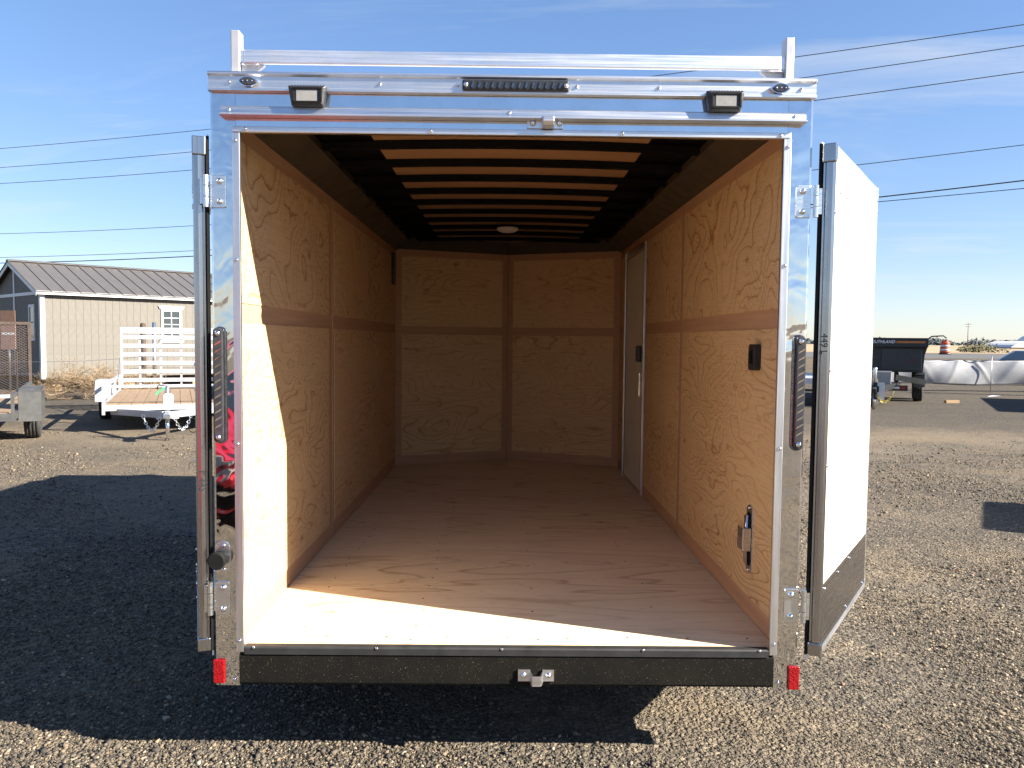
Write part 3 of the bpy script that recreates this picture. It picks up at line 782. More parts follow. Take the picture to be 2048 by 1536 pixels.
# rear doors, folded back along the sides
def text_mesh(body, size, mat, shear=0, ext=0.0):
    cu = bpy.data.curves.new('lettering', 'FONT'); cu.body = body; cu.size = size; cu.shear = shear; cu.extrude = ext
    to = bpy.data.objects.new('lettering_source', cu); COL.objects.link(to)
    dg = bpy.context.evaluated_depsgraph_get(); dg.update()
    me = bpy.data.meshes.new_from_object(to.evaluated_get(dg))
    bpy.data.objects.remove(to); bpy.data.curves.remove(cu)
    me.materials.clear(); me.materials.append(mat)
    return me
def rear_door(sx, p0, ang, label, mark):
    # local: x along the leaf from the hinge, y = towards the inner face, z up
    L, T, Z0, Z1 = 0.985, 0.050, 0.435, 2.295
    d = B(0.016, L - .014, 0.004, T - .004, Z0 + .012, Z1 - .012).build('rear_door', M['white_skin'], CT)
    tag(d, label)
    ax = Vector((sx * math.sin(ang), math.cos(ang), 0)); ny = Vector((sx * math.cos(ang), -math.sin(ang), 0))
    if sx > 0: mtx = Matrix((ax, ny, Vector((0,0,1)))).transposed().to_4x4()
    else: mtx = Matrix((ax, ny, Vector((0,0,1)))).transposed().to_4x4()
    mtx.translation = Vector(p0); d.matrix_local = mtx
    # outer skin with its overhanging flange
    B(0.007, L + .012, -0.003, 0.003, Z0 - .026, Z1 + .012).build('outer_skin', M['white_skin'], d)
    B(-0.003, 0.0065, -0.004, 0.0065, Z0 - .004, Z1 + .004).build('edge_seal', M['rubber'], d)
    # hinge side edge: rounded aluminium channel
    e = MB(); pr = [(0.0155, 0.0070), (0.005, 0.0075), (0.0, 0.012), (0.003, 0.017), (-0.001, 0.022), (-0.002, 0.034), (0.001, 0.044), (0.006, 0.050), (0.022, 0.051), (0.022, 0.0465), (0.0155, 0.046)]
    e.prism(pr, Z0 + .045, Z1 - .065, 'z'); e.build('hinge_edge', M['alu_edge'], d)
    B(-0.005, 0.026, 0.0075, 0.054, Z1 - .064, Z1 + .002).build('corner_cap', M['alu_edge'], d, bevel=0.004)
    B(-0.005, 0.026, 0.0075, 0.054, Z0 - .004, Z0 + .044).build('corner_cap', M['alu_edge'], d, bevel=0.004)
    B(L - .022, L + .004, 0.014, 0.054, Z1 - .064, Z1 + .002).build('corner_cap', M['zinc'], d, bevel=0.004)
    B(L - .022, L + .004, 0.014, 0.054, Z0 - .004, Z0 + .044).build('corner_cap', M['zinc'], d, bevel=0.004)
    B(L - .0135, L, 0.005, 0.051, Z0 + .045, Z1 - .065).build('leading_edge', M['alu_v'], d)
    te = B(0.027, L - .023, 0.012, 0.0505, Z1 - .0115, Z1).build('top_edge', M['alu'], d)
    be = B(0.027, L - .023, 0.012, 0.0505, Z0, Z0 + .0115).build('bottom_edge', M['alu'], d)
    ip = B(0.0225, L - .0145, T - .0035, T - .0005, Z0 + .262, Z1 - .045).build('inner_panel', M['white_panel'], d)
    kp = B(0.0225, L - .0145, T - .0035, T + .001, Z0 + .030, Z0 + .258).build('kick_plate', M['kick'], d)
    B(0.027, L - .023, T - .0035, T + .003, Z1 - .043, Z1 - .012).build('top_strip', M['alu'], d)
    B(0.027, L - .023, T - .0035, T + .003, Z0 + .0125, Z0 + .029).build('bottom_strip', M['alu'], d)
    def sc_(par, x, y, z):
        o = put('screw', SCREW, par, (x, y, z)); o.rotation_euler = (0, 0, math.pi); return o
    for x in (0.04, 0.30, 0.55): sc_(kp, x, T + .001, Z0 + .240)
    for x in (0.50, 0.90): sc_(kp, x, T + .001, Z0 + .045)
    for z in (0.70, 1.05, 1.62): sc_(ip, 0.030, T, Z0 + z)
    for z in (0.9, 1.4, 1.75): sc_(ip, L - .022, T, Z0 + z)
    for x in (0.10, 0.22): sc_(ip, x, T, Z1 - .16)
    # cam-bar hardware on the outer side
    hb = MB().tube([(L - .16, -0.040, Z0 - .02), (L - .16, -0.040, Z1 + .02)], 0.011, 8)
    hb.box(L - .20, L - .12, -0.030, -0.0035, Z1 - .07, Z1 - .03).box(L - .20, L - .12, -0.030, -0.0035, Z0 + .03, Z0 + .07).box(L - .20, L - .12, -0.030, -0.0035, 1.30, 1.36)
    hb.build('lock_bar', M['zinc'], d)
    B(L - .185, L - .135, -0.060, -0.022, Z1 + .0205, Z1 + .05).build('cam', M['zinc'], d, bevel=0.004)
    # strap hinges carry on to the outer skin
    for z in (2.095, 0.62):
        B(0.004, 0.20, -0.010, -0.0035, z - .045, z + .045).build('hinge_strap', M['zinc'], d)
    # hand-written marks along the hinge edge
    me = text_mesh(mark, 0.034, M['ink'])
    for q, zz in enumerate((1.10 if sx < 0 else 1.62,)):
        t_ = put('handwriting', me, d)
        mm = Matrix(((0, 0, -1, -0.0035), (0 , 1 if sx > 0 else -1, 0, 0.0245 if sx > 0 else 0.046), (1, 0, 0, 0), (0, 0, 0, 1)))
        # letters run downwards along the edge
        mm = Matrix(((0, 0, -1, -0.0035), (0, 1, 0, 0.022), (-1, 0, 0, zz), (0, 0, 0, 1)))
        t_.matrix_local = mm
    return d
rear_door(1, (1.107, 0.008, 0), R(33.0), 'right rear door folded back, white inside with grey kick plate', '449 L')
rear_door(-1, (-1.086, 0.008, 0), R(21.2), 'left rear door folded back and seen edge on', 'L 449')

# ladder rack on the roof
rack = MB().box(-0.955, 0.955, 0.004, 0.020, 2.554, 2.603).build('ladder_rack', M['alu_plain'], CT, bevel=0.004)
tag(rack, 'aluminium ladder rack crossbar above the rear header')
for sx in (-1, 1):
    a, b = sorted((sx*0.969, sx*0.999))
    B(a, b, 0.000, 0.050, 2.520, 2.668).build('upright', M['alu_white'], rack, bevel=0.003)
    a, b = sorted((sx*0.945, sx*0.9685))
    B(a, b, 0.006, 0.018, 2.558, 2.599).build('sleeve', M['alu_plain'], rack)
    MB().prism([(sx*0.966, 2.5535), (sx*0.885, 2.5535), (sx*0.925, 2.520), (sx*0.966, 2.520)], 0.020, 0.036, 'y').build('gusset', M['alu_white'], rack)
    wb = MB().tube([(sx*(0.905 + .0095*i), 0.009 + .002*(i % 2), 2.552 + .002*(i % 2)) for i in range(7)], [.003, .005, .0035, .005, .0035, .005, .003], 6).build('weld_bead', M['alu_plain'], rack)

# ------------------------------------------------------------------ shared vehicle bits
def make_wheel(parent, c, r=0.33, w=0.20, rim='zinc', k=30):
    hw = w / 2
    prof = [(r*.58, -hw*.8), (r*.80, -hw), (r*.93, -hw*.96), (r*.985, -hw*.78), (r, -hw*.62)]
    for gq in (-0.36, 0.0, 0.36):
        prof += [(r, (gq - .07)*hw*1.2), (r*.965, (gq - .05)*hw*1.2), (r*.965, (gq + .05)*hw*1.2), (r, (gq + .07)*hw*1.2)]
    prof += [(r, hw*.62), (r*.985, hw*.78), (r*.93, hw*.96), (r*.80, hw), (r*.58, hw*.8)]
    t_ = MB().lathe(prof, k, 'x', (0, 0, 0)).build('wheel', M['tyre'], parent, c)
    MB().lathe([(r*.57, -hw*.72), (r*.5, -hw*.3), (r*.2, -hw*.25), (r*.2, hw*.25), (r*.5, hw*.3), (r*.57, hw*.72)], 20, 'x').build('rim', M[rim], t_)
    return t_
def chain(pts, r=0.016, th=0.0045):
    mb = MB()
    n = len(pts)
    for i in range(n - 1):
        a, b = Vector(pts[i]), Vector(pts[i+1]); d = (b - a); L_ = d.length * 0.68; d.normalize()
        side = d.cross(Vector((1, 0, 0) if i % 2 else (0, 1, 0)))
        if side.length < 1e-3: side = d.cross(Vector((0, 0, 1)))
        side.normalize(); c = (a + b) / 2
        ring = [tuple(c + d * (L_ * math.cos(t)) + side * (r * math.sin(t))) for t in [j * math.pi / 4 for j in range(9)]]
        mb.tube(ring, th, 4, False)
    return mb
def sag(a, b, drop, n=10):
    a, b = Vector(a), Vector(b)
    return [tuple(a.lerp(b, i / n) - Vector((0, 0, drop * 4 * (i / n) * (1 - i / n)))) for i in range(n + 1)]
def axis_rz(ax): return math.atan2(-ax[0], ax[1])      # local +y points along ax

# ------------------------------------------------------------------ aluminium utility trailer (left)
UT = thing('utility_trailer', 'bright aluminium utility trailer with wood deck and tall slatted ramp gate', 'trailer', (-5.15, 9.27, 0), axis_rz((-.377, .926)))
F0, F1, hw_ = 1.25, 5.25, 0.99
aw = M['alu_white']
B(-hw_, hw_, F0, F0 + .05, 0.36, 0.455).build('front_beam', aw, UT, bevel=0.004)
B(-hw_, hw_, F1 - .05, F1, 0.36, 0.455).build('rear_beam', aw, UT)
for sx in (-1, 1):
    a, b = sorted((sx*hw_, sx*(hw_ - .05)))
    B(a, b, F0 + .051, F1 - .051, 0.36, 0.48).build('side_beam', aw, UT)
    B(a, b, F0, F1, 0.735, 0.785).build('side_rail', aw, UT, bevel=0.004)
    for y in (F0 + .0, F0 + 1.3, F0 + 2.6, F1 - .05):
        B(a + .003, b - .003, y + .003, y + .047, 0.456, 0.734).build('stake', aw, UT)
    B(a + .001, b - .001, F0 - .012, F0 - .001, 0.30, 0.48).build('corner_plate', aw, UT)
B(-hw_ + .051, hw_ - .051, F0, F0 + .05, 0.735, 0.785).build('front_rail', aw, UT, bevel=0.004)
B(-.02, .02, F0 + .004, F0 + .044, 0.456, 0.734).build('stake', aw, UT)
npl = 10; pw = (2 * hw_ - .11) / npl
for i in range(npl):
    x = -hw_ + .055 + i * pw
    B(x + .004, x + pw - .004, F0 + .052, F1 - .055, 0.44, 0.474 + random.uniform(-.002, .002)).build('deck_plank', M['plank'], UT)
# ramp gate
gh = 0.95
for sx in (-1, 1):
    a, b = sorted((sx*gh, sx*(gh - .045)))
    B(a, b, F1 + .06, F1 + .10, 0.50, 1.765).build('gate_post', aw, UT, bevel=0.004)
for x in (-.58, -.18, .22, .60):
    B(x - .02, x + .02, F1 + .085, F1 + .098, 0.55, 1.60).build('gate_stay', aw, UT)
for i, z in enumerate((0.62, 0.80, 0.98, 1.16, 1.34, 1.52)):
    B(-gh + .046, gh - .046, F1 + .062, F1 + .0845, z, z + .082).build('gate_slat', aw, UT)
B(-gh + .046, gh - .046, F1 + .055, F1 + .098, 1.635, 1.765).build('gate_top_rail', aw, UT, bevel=0.004)
MB().bar((-gh - .02, F1 + .08, 1.1), (-gh + .02, F1 - .9, .76), .012, .02).bar((gh + .02, F1 + .08, 1.1), (gh - .02, F1 - .9, .76), .012, .02).build('gate_strut', M['zinc'], UT)['kind'] = 'stuff'
# fenders and wheels
for sx in (-1, 1):
    fd = MB(); yc = 3.85
    arc = [(yc - .48, .36), (yc - .47, .62), (yc - .36, .74), (yc + .36, .74), (yc + .47, .62), (yc + .48, .36)]
    a, b = sx*1.0, sx*1.27
    for i in range(5):
        (ya, za), (yb, zb) = arc[i], arc[i+1]
        fd.quad((a, ya, za), (b, ya, za), (b, yb, zb), (a, yb, zb))
    fd.poly([(b, y, z) for y, z in arc])
    f_ = fd.build('fender', aw, UT)
    so = f_.modifiers.new('thick', 'SOLIDIFY'); so.thickness = 0.006
    make_wheel(UT, (sx*1.13, yc, .325), .325, .20)
B(-1.0, 1.0, 3.82, 3.88, .28, .34).build('axle', M['dark_steel'], UT)
# tongue, coupler, jack, chains, tag
tg = M['alu_white']
for sx in (-1, 1):
    MB().bar((sx*.86, F0 + .25, .335), (sx*.05, -.08, .40), .05, .10).build('tongue_arm', tg, UT, bevel=0.004)
MB().bar((0, -.40, .43), (0, .12, .41), .075, .085).build('coupler', M['zinc'], UT, bevel=0.006)
B(-.055, .055, -.47, -.36, .375, .445).build('coupler_head', M['zinc'], UT, bevel=0.012)
B(-.16, .16, -.12, .06, .34, .352).build('tongue_plate', tg, UT)
MB().lathe([(.028, 0.005), (.028, .36)], 12, 'z').build('jack_tube', M['chrome'], UT)
MB().lathe([(.034, .355), (.034, .78), (.03, .80), (.012, .82)], 12, 'z').build('jack_body', M['zinc'], UT)
MB().tube([(0, 0, .80), (.0, -.02, .83), (-.11, -.02, .85), (-.13, -.02, .83), (-.13, -.02, .78)], .009, 6).build('jack_crank', M['black_plastic'], UT)
MB().prism([(.02 + x, .60 + z) for x, z in rrect(.14, .25, .05)], -.075, -.071, 'y').build('price_tag', M['paper'], UT)
MB().poly([(-.10, -.07, .74), (-.02, -.075, .80), (-.05, -.08, .82), (-.17, -.07, .72), (-.15, -.07, .69)]).build('tag_flag', M['green_tag'], UT)
for sx in (-1, 1):
    chain(sag((sx*.10, -.16, .37), (sx*.34, .0, .40), .21, 15), .02, .0055).build('safety_chain', M['zinc'], UT)
MB().tube([(.36 + .07*math.cos(t), .0, .22 + .11*math.sin(t)) for t in [i*math.pi/8 for i in range(17)]], .006, 5).build('brake_cable', M['rubber'], UT)
MB().box(.40, .43, -.01, .01, .21, .29).build('cable_plug', M['green_tag'], UT)

# ------------------------------------------------------------------ dark mesh-gate utility trailer (far left edge)
DT = thing('mesh_gate_trailer', 'worn dark grey utility trailer with mesh ramp gate at left edge', 'trailer', (-6.97, 8.47, 0), axis_rz((-.457, .889)))
ds_ = M['dark_steel']; Wd = 1.9; Ld = 3.75
for x in (0, -Wd):
    B(x - .05, x, 0, Ld, .69, .74).build('side_rail', ds_, DT, bevel=.004)
    B(x - .05, x, 0.0, Ld, .36, .47).build('side_beam', ds_, DT)
    for y in (0.003, 1.25, 2.5, Ld - .05):
        B(x - .047, x - .003, y, y + .044, .471, .689).build('stake', ds_, DT)
B(-Wd, -.051, 0, .05, .691, .739).build('front_rail', M['alu_white'], DT)
B(-Wd, -.051, 0, .05, .36, .47).build('front_beam', ds_, DT)
for i in range(9):
    x = -Wd + .03 + i * .2
    B(x, x + .19, .055, Ld - .02, .44, .478).build('deck_plank', M['plank'], DT)
for x in (-.05, -Wd):
    B(x, x + .05, Ld + .03, Ld + .08, .50, 1.82).build('gate_post', M['rust'], DT)
B(-Wd + .051, -.051, Ld + .03, Ld + .08, 1.77, 1.82).build('gate_top_rail', M['rust'], DT)
B(-Wd + .051, -.051, Ld + .03, Ld + .08, .50, .55).build('gate_bottom_rail', M['rust'], DT)
mm_ = MB(); sp = .075; gx0, gx1, gz0, gz1 = -Wd + .05, -.05, .55, 1.77
nn = int((gx1 - gx0 + gz1 - gz0) / sp)
for i in range(nn):
    for sgn in (1, -1):
        # each strand crosses the opening on a slant
        c_ = i * sp
        pts = []
        for (t0) in (0, 1):
            pass
        x0 = gx0 + c_ - (gz1 - gz0) * 1.6; x1 = x0 + (gz1 - gz0) * 1.6
        z0_, z1_ = gz0, gz1
        if x0 < gx0: z0_ = gz0 + (gx0 - x0) / 1.6; x0 = gx0
        if x1 > gx1: z1_ = gz0 + (gz1 - gz0) - (x1 - gx1) / 1.6; x1 = gx1
        if z1_ - z0_ < .05: continue
        if sgn < 0: x0, x1 = gx0 + gx1 - x0, gx0 + gx1 - x1
        mm_.bar((x0, Ld + .055 + .004*sgn, z0_), (x1, Ld + .055 + .004*sgn, z1_), .006, .010)
mi = mm_.build('mesh_infill', M['rust'], DT); mi['kind'] = 'stuff'
fd = MB(); yc = 1.05
arc = [(yc - .50, .30), (yc - .44, .73), (yc - .34, .78), (yc + .36, .78), (yc + .48, .70), (yc + .52, .30)]
for i in range(5):
    (ya, za), (yb, zb) = arc[i], arc[i+1]
    fd.quad((.004, ya, za), (.30, ya, za), (.30, yb, zb), (.004, yb, zb))
fd.poly([(.30, y, z) for y, z in arc[1:5]])
f_ = fd.build('fender', ds_, DT); so = f_.modifiers.new('thick', 'SOLIDIFY'); so.thickness = 0.006
make_wheel(DT, (.16, yc, .335), .335, .22, 'dark_steel')
make_wheel(DT, (-Wd - .20, yc, .335), .335, .22, 'dark_steel')
B(-Wd, 0, yc - .03, yc + .03, .28, .34).build('axle', ds_, DT)
B(-.36, -.20, -.012, -.002, .25, .33).build('green_tag', M['green_tag'], DT)
for sx in (-1, 1):
    MB().bar((-Wd/2 + sx*.7, .3, .38), (-Wd/2, -1.2, .40), .05, .10).build('tongue_arm', ds_, DT)
MB().tube([(-Wd/2, -1.0, .005), (-Wd/2, -1.0, .8)], .03, 8).build('jack_tube', M['zinc'], DT)

# ------------------------------------------------------------------ shed
SD = thing('storage_shed', 'taupe wood-sided shed with white trim and brown metal roof', 'shed', (-13.1, 19.8, 0), axis_rz((.69, .724)))
# local: +y along the lit long wall, +x towards the viewer's right (out of that wall), shed body lies at x < 0
SW, SL, Z0s, ZE, ZR = 4.8, 9.75, 0.36, 2.80, 3.76
core = MB().box(-SW + .03, -.010, .010, SL - .03, Z0s, ZE).prism([(-SW + .03, ZE + .001), (-.03, ZE + .001), (-SW/2, ZR - .08)], .03, SL - .03, 'y').build('wall_core', M['siding'], SD)
core['kind'] = 'stuff'
bw = 0.2032; nb = 47
BRD = B(-.028, 0, .0025, bw - .0025, Z0s, ZE - .02).mesh('siding_board', M['siding'])
wins = [(3.30, 4.07, 1.39, 2.53)]
for i in range(nb):
    y = .10 + i * bw
    put('siding_board', BRD, SD, (0, y, 0))
GB = B(.005, bw - .005, -.028 + .028, .028, Z0s, ZE + .0).mesh('gable_board', M['siding'])
for i in range(23):
    put('siding_board', GB, SD, (-SW + .06 + i * bw, 0, 0))
MB().prism([(-SW + .1, ZE + .02), (-.1, ZE + .02), (-SW/2, ZR - .10)], .002, .028, 'y').build('gable_panel', M['siding'], SD)
tw = M['trim_white']
B(-.015, .022, -.022, .095, Z0s - .02, ZE - .02).build('corner_trim', tw, SD)
B(-.12, -.016, -.022, .0, Z0s - .02, ZE - .02).build('corner_trim', tw, SD)
B(.0, .022, SL - .1, SL, Z0s - .02, ZE - .02).build('corner_trim', tw, SD)
B(-SW, 0.02, -.024, -.001, ZE - .07, ZE + .02).build('gable_trim', tw, SD)
B(-SW/2 - .05, -SW/2 + .05, -.023, -.001, Z0s, ZE - .071).build('gable_trim', tw, SD)
B(-SW/2 - .05, -SW/2 + .05, -.023, -.001, ZE + .021, ZR - .16).build('gable_trim', tw, SD)
B(.15, .172, -.16, SL + .16, ZE - .075, ZE + .022).build('fascia', tw, SD)
B(-.0, .149, -.15, SL + .15, ZE - .02, ZE - .008).build('soffit', tw, SD)
sl_ = (ZR - ZE) / (SW / 2)
for sx in (0, 1):   # white rake boards along the gable edge
    xa, xb = (.15, -SW/2) if sx == 0 else (-SW - .15, -SW/2)
    MB().bar((xa, -.15, ZE - .03 - .15*sl_ + .03), (xb, -.15, ZR - .05), .02, .11, (1, 0, 0)).build('rake_board', tw, SD)
pwid = (SL + .36) / 26
def roofpanel():
    m_ = MB(); xe, ze, xr, zr = .20, ZE - .20*sl_ + .075, -SW/2 + .0, ZR + .03
    m_.prism([(xe, ze), (xe, ze + .012), (xr, zr + .012), (xr, zr)], .004, pwid - .004, 'y')
    m_.prism([(xe, ze + .0125), (xe, ze + .034), (xr, zr + .034), (xr, zr + .0125)], .004, .030, 'y')
    return m_.mesh('roof_panel', M['roof_metal'])
RP = roofpanel()
for i in range(26): put('roof_panel', RP, SD, (0, -.18 + i * pwid, 0))
MB().prism([(-SW - .20, ZE - .20*sl_ + .075), (-SW - .20, ZE - .20*sl_ + .087), (-SW/2 - .002, ZR + .042), (-SW/2 - .002, ZR + .03)], -.18, SL + .18, 'y').build('rear_roof', M['roof_metal'], SD)
MB().prism([(-SW/2 - .12, ZR + .01), (-SW/2, ZR + .066), (-SW/2 + .12, ZR + .03), (-SW/2 + .12, ZR + .045), (-SW/2, ZR + .085), (-SW/2 - .12, ZR + .045)], -.18, SL + .18, 'y').build('ridge_cap', M['roof_metal'], SD)
def window(x, y0, y1, z0, z1):
    f = MB()
    f.box(x + .001, x + .035, y0 + .06, y0 + .13, z0 + .09, z1 - .09).box(x + .001, x + .035, y1 - .13, y1 - .06, z0 + .09, z1 - .09)
    f.box(x + .001, x + .035, y0 + .131, y1 - .131, z1 - .17, z1 - .09).box(x + .001, x + .035, y0 + .131, y1 - .131, z0 + .09, z0 + .16)
    w = f.build('window', tw, SD)
    MB().prism([(y0 + .02, z1 - .089), (y1 - .02, z1 - .089), (y1 + .02, z1), (y0 - .02, z1)], x + .001, x + .045, 'x').build('window_header', tw, w)
    MB().prism([(y0 + .03, z0), (y1 - .03, z0), (y1, z0 + .089), (y0, z0 + .089)], x + .001, x + .045, 'x').build('window_sill', tw, w)
    py0, py1, pz0, pz1 = y0 + .131, y1 - .131, z0 + .161, z1 - .171
    ym = (py0 + py1) / 2
    hts = [pz0 + (pz1 - pz0) * q / 4 for q in range(5)]
    for q in range(4):
        for a, b in ((py0, ym - .012), (ym + .012, py1)):
            B(x + .004, x + .010, a, b, hts[q] + .010, hts[q+1] - .010).build('pane', M['glass_dark'], w)
    mu = MB().box(x + .002, x + .022, ym - .0115, ym + .0115, pz0, pz1); mu.build('muntin', tw, w)
    for q in (1, 2, 3):
        B(x + .002, x + .021, py0, ym - .0125, hts[q] - .0095, hts[q] + .0095).build('muntin', tw, w)
        B(x + .002, x + .021, ym + .0125, py1, hts[q] - .0095, hts[q] + .0095).build('muntin', tw, w)
window(0, *wins[0])
window(0, 7.0, 7.77, 1.39, 2.53)
gw = MB().box(-1.02, -.96, -.03, -.001, 1.42, 2.46).box(-.58, -.52, -.03, -.001, 1.42, 2.46).box(-.959, -.581, -.03, -.001, 2.38, 2.46).box(-.959, -.581, -.03, -.001, 1.42, 1.50).build('window', tw, SD)
B(-.959, -.581, -.010, -.002, 1.501, 1.93).build('pane', M['glass_dark'], gw)
B(-.959, -.581, -.010, -.002, 1.96, 2.379).build('pane', M['glass_dark'], gw)
for x in (-.35, -1.8, -3.2, -4.4):
    B(x - .07, x + .07, .02, SL - .02, .17, Z0s - .001).build('skid', M['rust'], SD)
for i, y in enumerate((0.05, 2.1, 4.3, 6.4, 8.6)):
    B(-.55, .12, y, y + .40, .0, .168).build('support_block', M['lumber'], SD)

# ------------------------------------------------------------------ things around the shed
tb = MB(); rr = random.Random(3)
def twig(p, d, L_, r, depth):
    pts = [Vector(p)]; dd = Vector(d).normalized(); n = 4
    for i in range(n):
        dd = (dd + Vector((rr.uniform(-.45, .45), rr.uniform(-.45, .45), rr.uniform(-.35, .35)))).normalized()
        q = pts[-1] + dd * (L_ / n)
        if q.z < .01: q.z = .01 + rr.random() * .03
        pts.append(q)
    tb.tube(pts, [r * (1 - .2 * i) for i in range(n + 1)], 3, False)
    if depth:
        for i in (1, 2, 3, 4):
            for _ in range(2):
                twig(pts[i], dd + Vector((rr.uniform(-1.1, 1.1), rr.uniform(-1.1, 1.1), rr.uniform(-.5, 1))), L_ * .6, r * .6, depth - 1)
for bx, by, rad, n in ((0, 0, .55, 22), (.85, .35, .5, 18), (-.7, -.15, .4, 14), (1.35, .75, .35, 8), (-.1, .75, .45, 12)):
    for _ in range(n):
        a = rr.uniform(0, 6.283); u = rr.random()
        twig((bx + rr.uniform(-.18, .18), by + rr.uniform(-.18, .18), .12 + rr.random() * .3), (math.cos(a), math.sin(a), rr.uniform(-.35, .9)), rad * 1.0, .0085, 2)
o = tb.build('tumbleweed_pile', M['straw'], None, (-10.55, 17.0, 0))
tag(o, 'heap of dry tan tumbleweeds in front of the shed corner', 'brush')
def post_with_wire():
    p = MB().lathe([(.075, 0), (.07, 1.90), (.05, 1.93)], 12, 'z').build('fence_post', M['rust'], None, (-9.66, 18.5, 0))
    tag(p, 'rusty brown pipe post behind the aluminium trailer gate', 'post')
    q = MB().lathe([(.05, 0), (.05, 1.95)], 10, 'z').build('fence_post', M['zinc'], None, (-9.42, 18.62, 0))
    tag(q, 'slim pale metal post right beside the rusty pipe post', 'post')
post_with_wire()
tp = MB().bar((0, 0, 0), (0, 0, 1.15), .035, .035).build('fence_post', M['black_steel'], None, (-12.05, 16.9, 0)); tag(tp, 'short dark metal stake of the wire fence by the tumbleweeds', 'post')
for z, lab in ((.62, 'lower strand of the thin wire fence before the shed'), (.92, 'upper strand of the thin wire fence before the shed')):
    w_ = MB().tube(sag((-14.5, 15.3, z), (-12.05, 16.9, z), .05, 6) + sag((-12.05, 16.9, z), (-9.66, 18.5, z + .12), .05, 6)[1:] + [(-5.0, 20.2, z + .1)], .005, 4).build('fence_wire', M['zinc'], None)
    tag(w_, lab, 'wire')
SG = thing('yard_sign', 'faded brown and pink two-board sign on a thin post', 'sign', (-12.30, 17.0, 0), R(-8))
MB().tube([(0, .03, 0), (0, .03, 2.1)], .022, 8).build('post', M['zinc'], SG)
B(-.20, .20, -.012, .005, 1.90, 2.18).build('board', M['sign_brown'], SG)
lo = B(-.20, .20, -.012, .005, 1.22, 1.88).build('board', M['sign_pink'], SG)
B(-.17, .17, -.0145, -.0125, 1.58, 1.64).build('pale_band', M['paper'], lo)

# ------------------------------------------------------------------ dump trailer (right)
DU = thing('dump_trailer', 'black dump trailer with white lettering and orange stripe on its front', 'trailer', (8.85, 16.2, 0), axis_rz((.43, .90)))
dp = M['dump_paint']
bx0 = 2.05
body = MB().prism([(-1.10, .84), (1.10, .84), (1.13, 1.30), (1.19, 1.50), (1.19, 1.70), (-1.19, 1.70), (-1.19, 1.50), (-1.13, 1.30)], bx0 + .12, 6.2, 'y').build('dump_body', dp, DU, bevel=.01)
B(-1.20, 1.20, bx0 - .02, bx0 + .118, 1.50, 1.71).build('front_lip', dp, DU, bevel=.008)
B(-1.195, 1.195, bx0 - .03, bx0 + .15, 1.7105, 1.735).build('top_rail', M['dump_blue'], DU)
B(.12, 1.06, bx0 + .08, bx0 + .118, .90, 1.46).build('front_panel', M['dump_blue'], DU, bevel=.006)
B(-1.06, -.30, bx0 + .08, bx0 + .118, .90, 1.46).build('front_panel', M['dump_blue'], DU, bevel=.006)
me = text_mesh('SOUTHLAND', .115, M['white_letter'], .25, .001)
tx = put('lettering', me, DU); tx.matrix_local = Matrix(((.90, 0, 0, -.20), (0, 0, -1, bx0 - .0245), (0, 1, 0, 1.595), (0, 0, 0, 1)))
MB().prism([(.44, 1.60), (1.12, 1.60), (1.14, 1.655), (.46, 1.655)], bx0 - .026, bx0 - .0205, 'y').build('stripe', M['orange'], DU)
MB().prism([(.70, 1.14), (.80, 1.20), (.83, 1.26), (.88, 1.20), (.98, 1.14)], bx0 + .075, bx0 + .079, 'y').build('emblem', M['maroon'], DU)
B(.68, 1.0, bx0 + .075, bx0 + .079, 1.08, 1.10).build('emblem', M['maroon'], DU)
B(-.42, .36, 1.15, 1.62, .56, .86).build('battery_box', M['grey_box'], DU, bevel=.01)
B(-.43, .37, 1.14, 1.63, .861, .885).build('box_lid', M['zinc'], DU, bevel=.005)
for sx in (-1, 1):
    MB().bar((sx*.55, 2.3, .50), (sx*.06, -.15, .50), .07, .14).build('tongue_arm', dp, DU)
    fd = MB(); yc = 3.75
    arc = [(yc - .62, .42), (yc - .50, .74), (yc - .38, .80), (yc + 1.28, .80), (yc + 1.40, .74), (yc + 1.5, .42)]
    for i in range(5):
        (ya, za), (yb, zb) = arc[i], arc[i+1]
        fd.quad((sx*.92, ya, za), (sx*1.19, ya, za), (sx*1.19, yb, zb), (sx*.92, yb, zb))
    f_ = fd.build('fender', dp, DU); so = f_.modifiers.new('thick', 'SOLIDIFY'); so.thickness = .008
    for q in (0, .9): make_wheel(DU, (sx*1.05, yc + q, .36), .36, .24, 'dark_steel')
    a, b = sorted((sx*.45, sx*.40))
    B(sx*.50 - .04, sx*.50 + .04, 2.3, 6.2, .45, .80).build('frame_rail', dp, DU)
MB().bar((.45, 1.75, .72), (1.15, 2.05, .60), .10, .14).build('step_bar', dp, DU)
B(-.75, .75, 1.62, 1.70, .38, .52).build('cross_member', dp, DU)
for i in range(10):
    x = -.70 + i * .14
    B(x, x + .138, 1.612, 1.618, .43, .485).build('reflective_tape', M['red' if i % 2 else 'paper'], DU)
MB().lathe([(.035, .005), (.035, .40)], 10, 'z').build('jack_tube', M['zinc'], DU)
MB().lathe([(.045, .38), (.045, .98), (.04, 1.0), (.01, 1.02)], 10, 'z').build('jack_body', M['zinc'], DU)
MB().bar((0, -.62, .48), (0, -.1, .50), .09, .10).build('coupler', dp, DU, bevel=.01)
MB().prism([(.12 + x, .44 + z) for x, z in rrect(.20, .44, .04)], -.14, -.135, 'y').build('price_tag', M['paper'], DU)
B(-.02, .06, -.16, -.10, .25, .66).build('pump_cover', dp, DU)
chain(sag((.05, -.25, .36), (.42, -.05, .44), .20, 12), .026, .008).build('safety_chain', M['yellow'], DU)
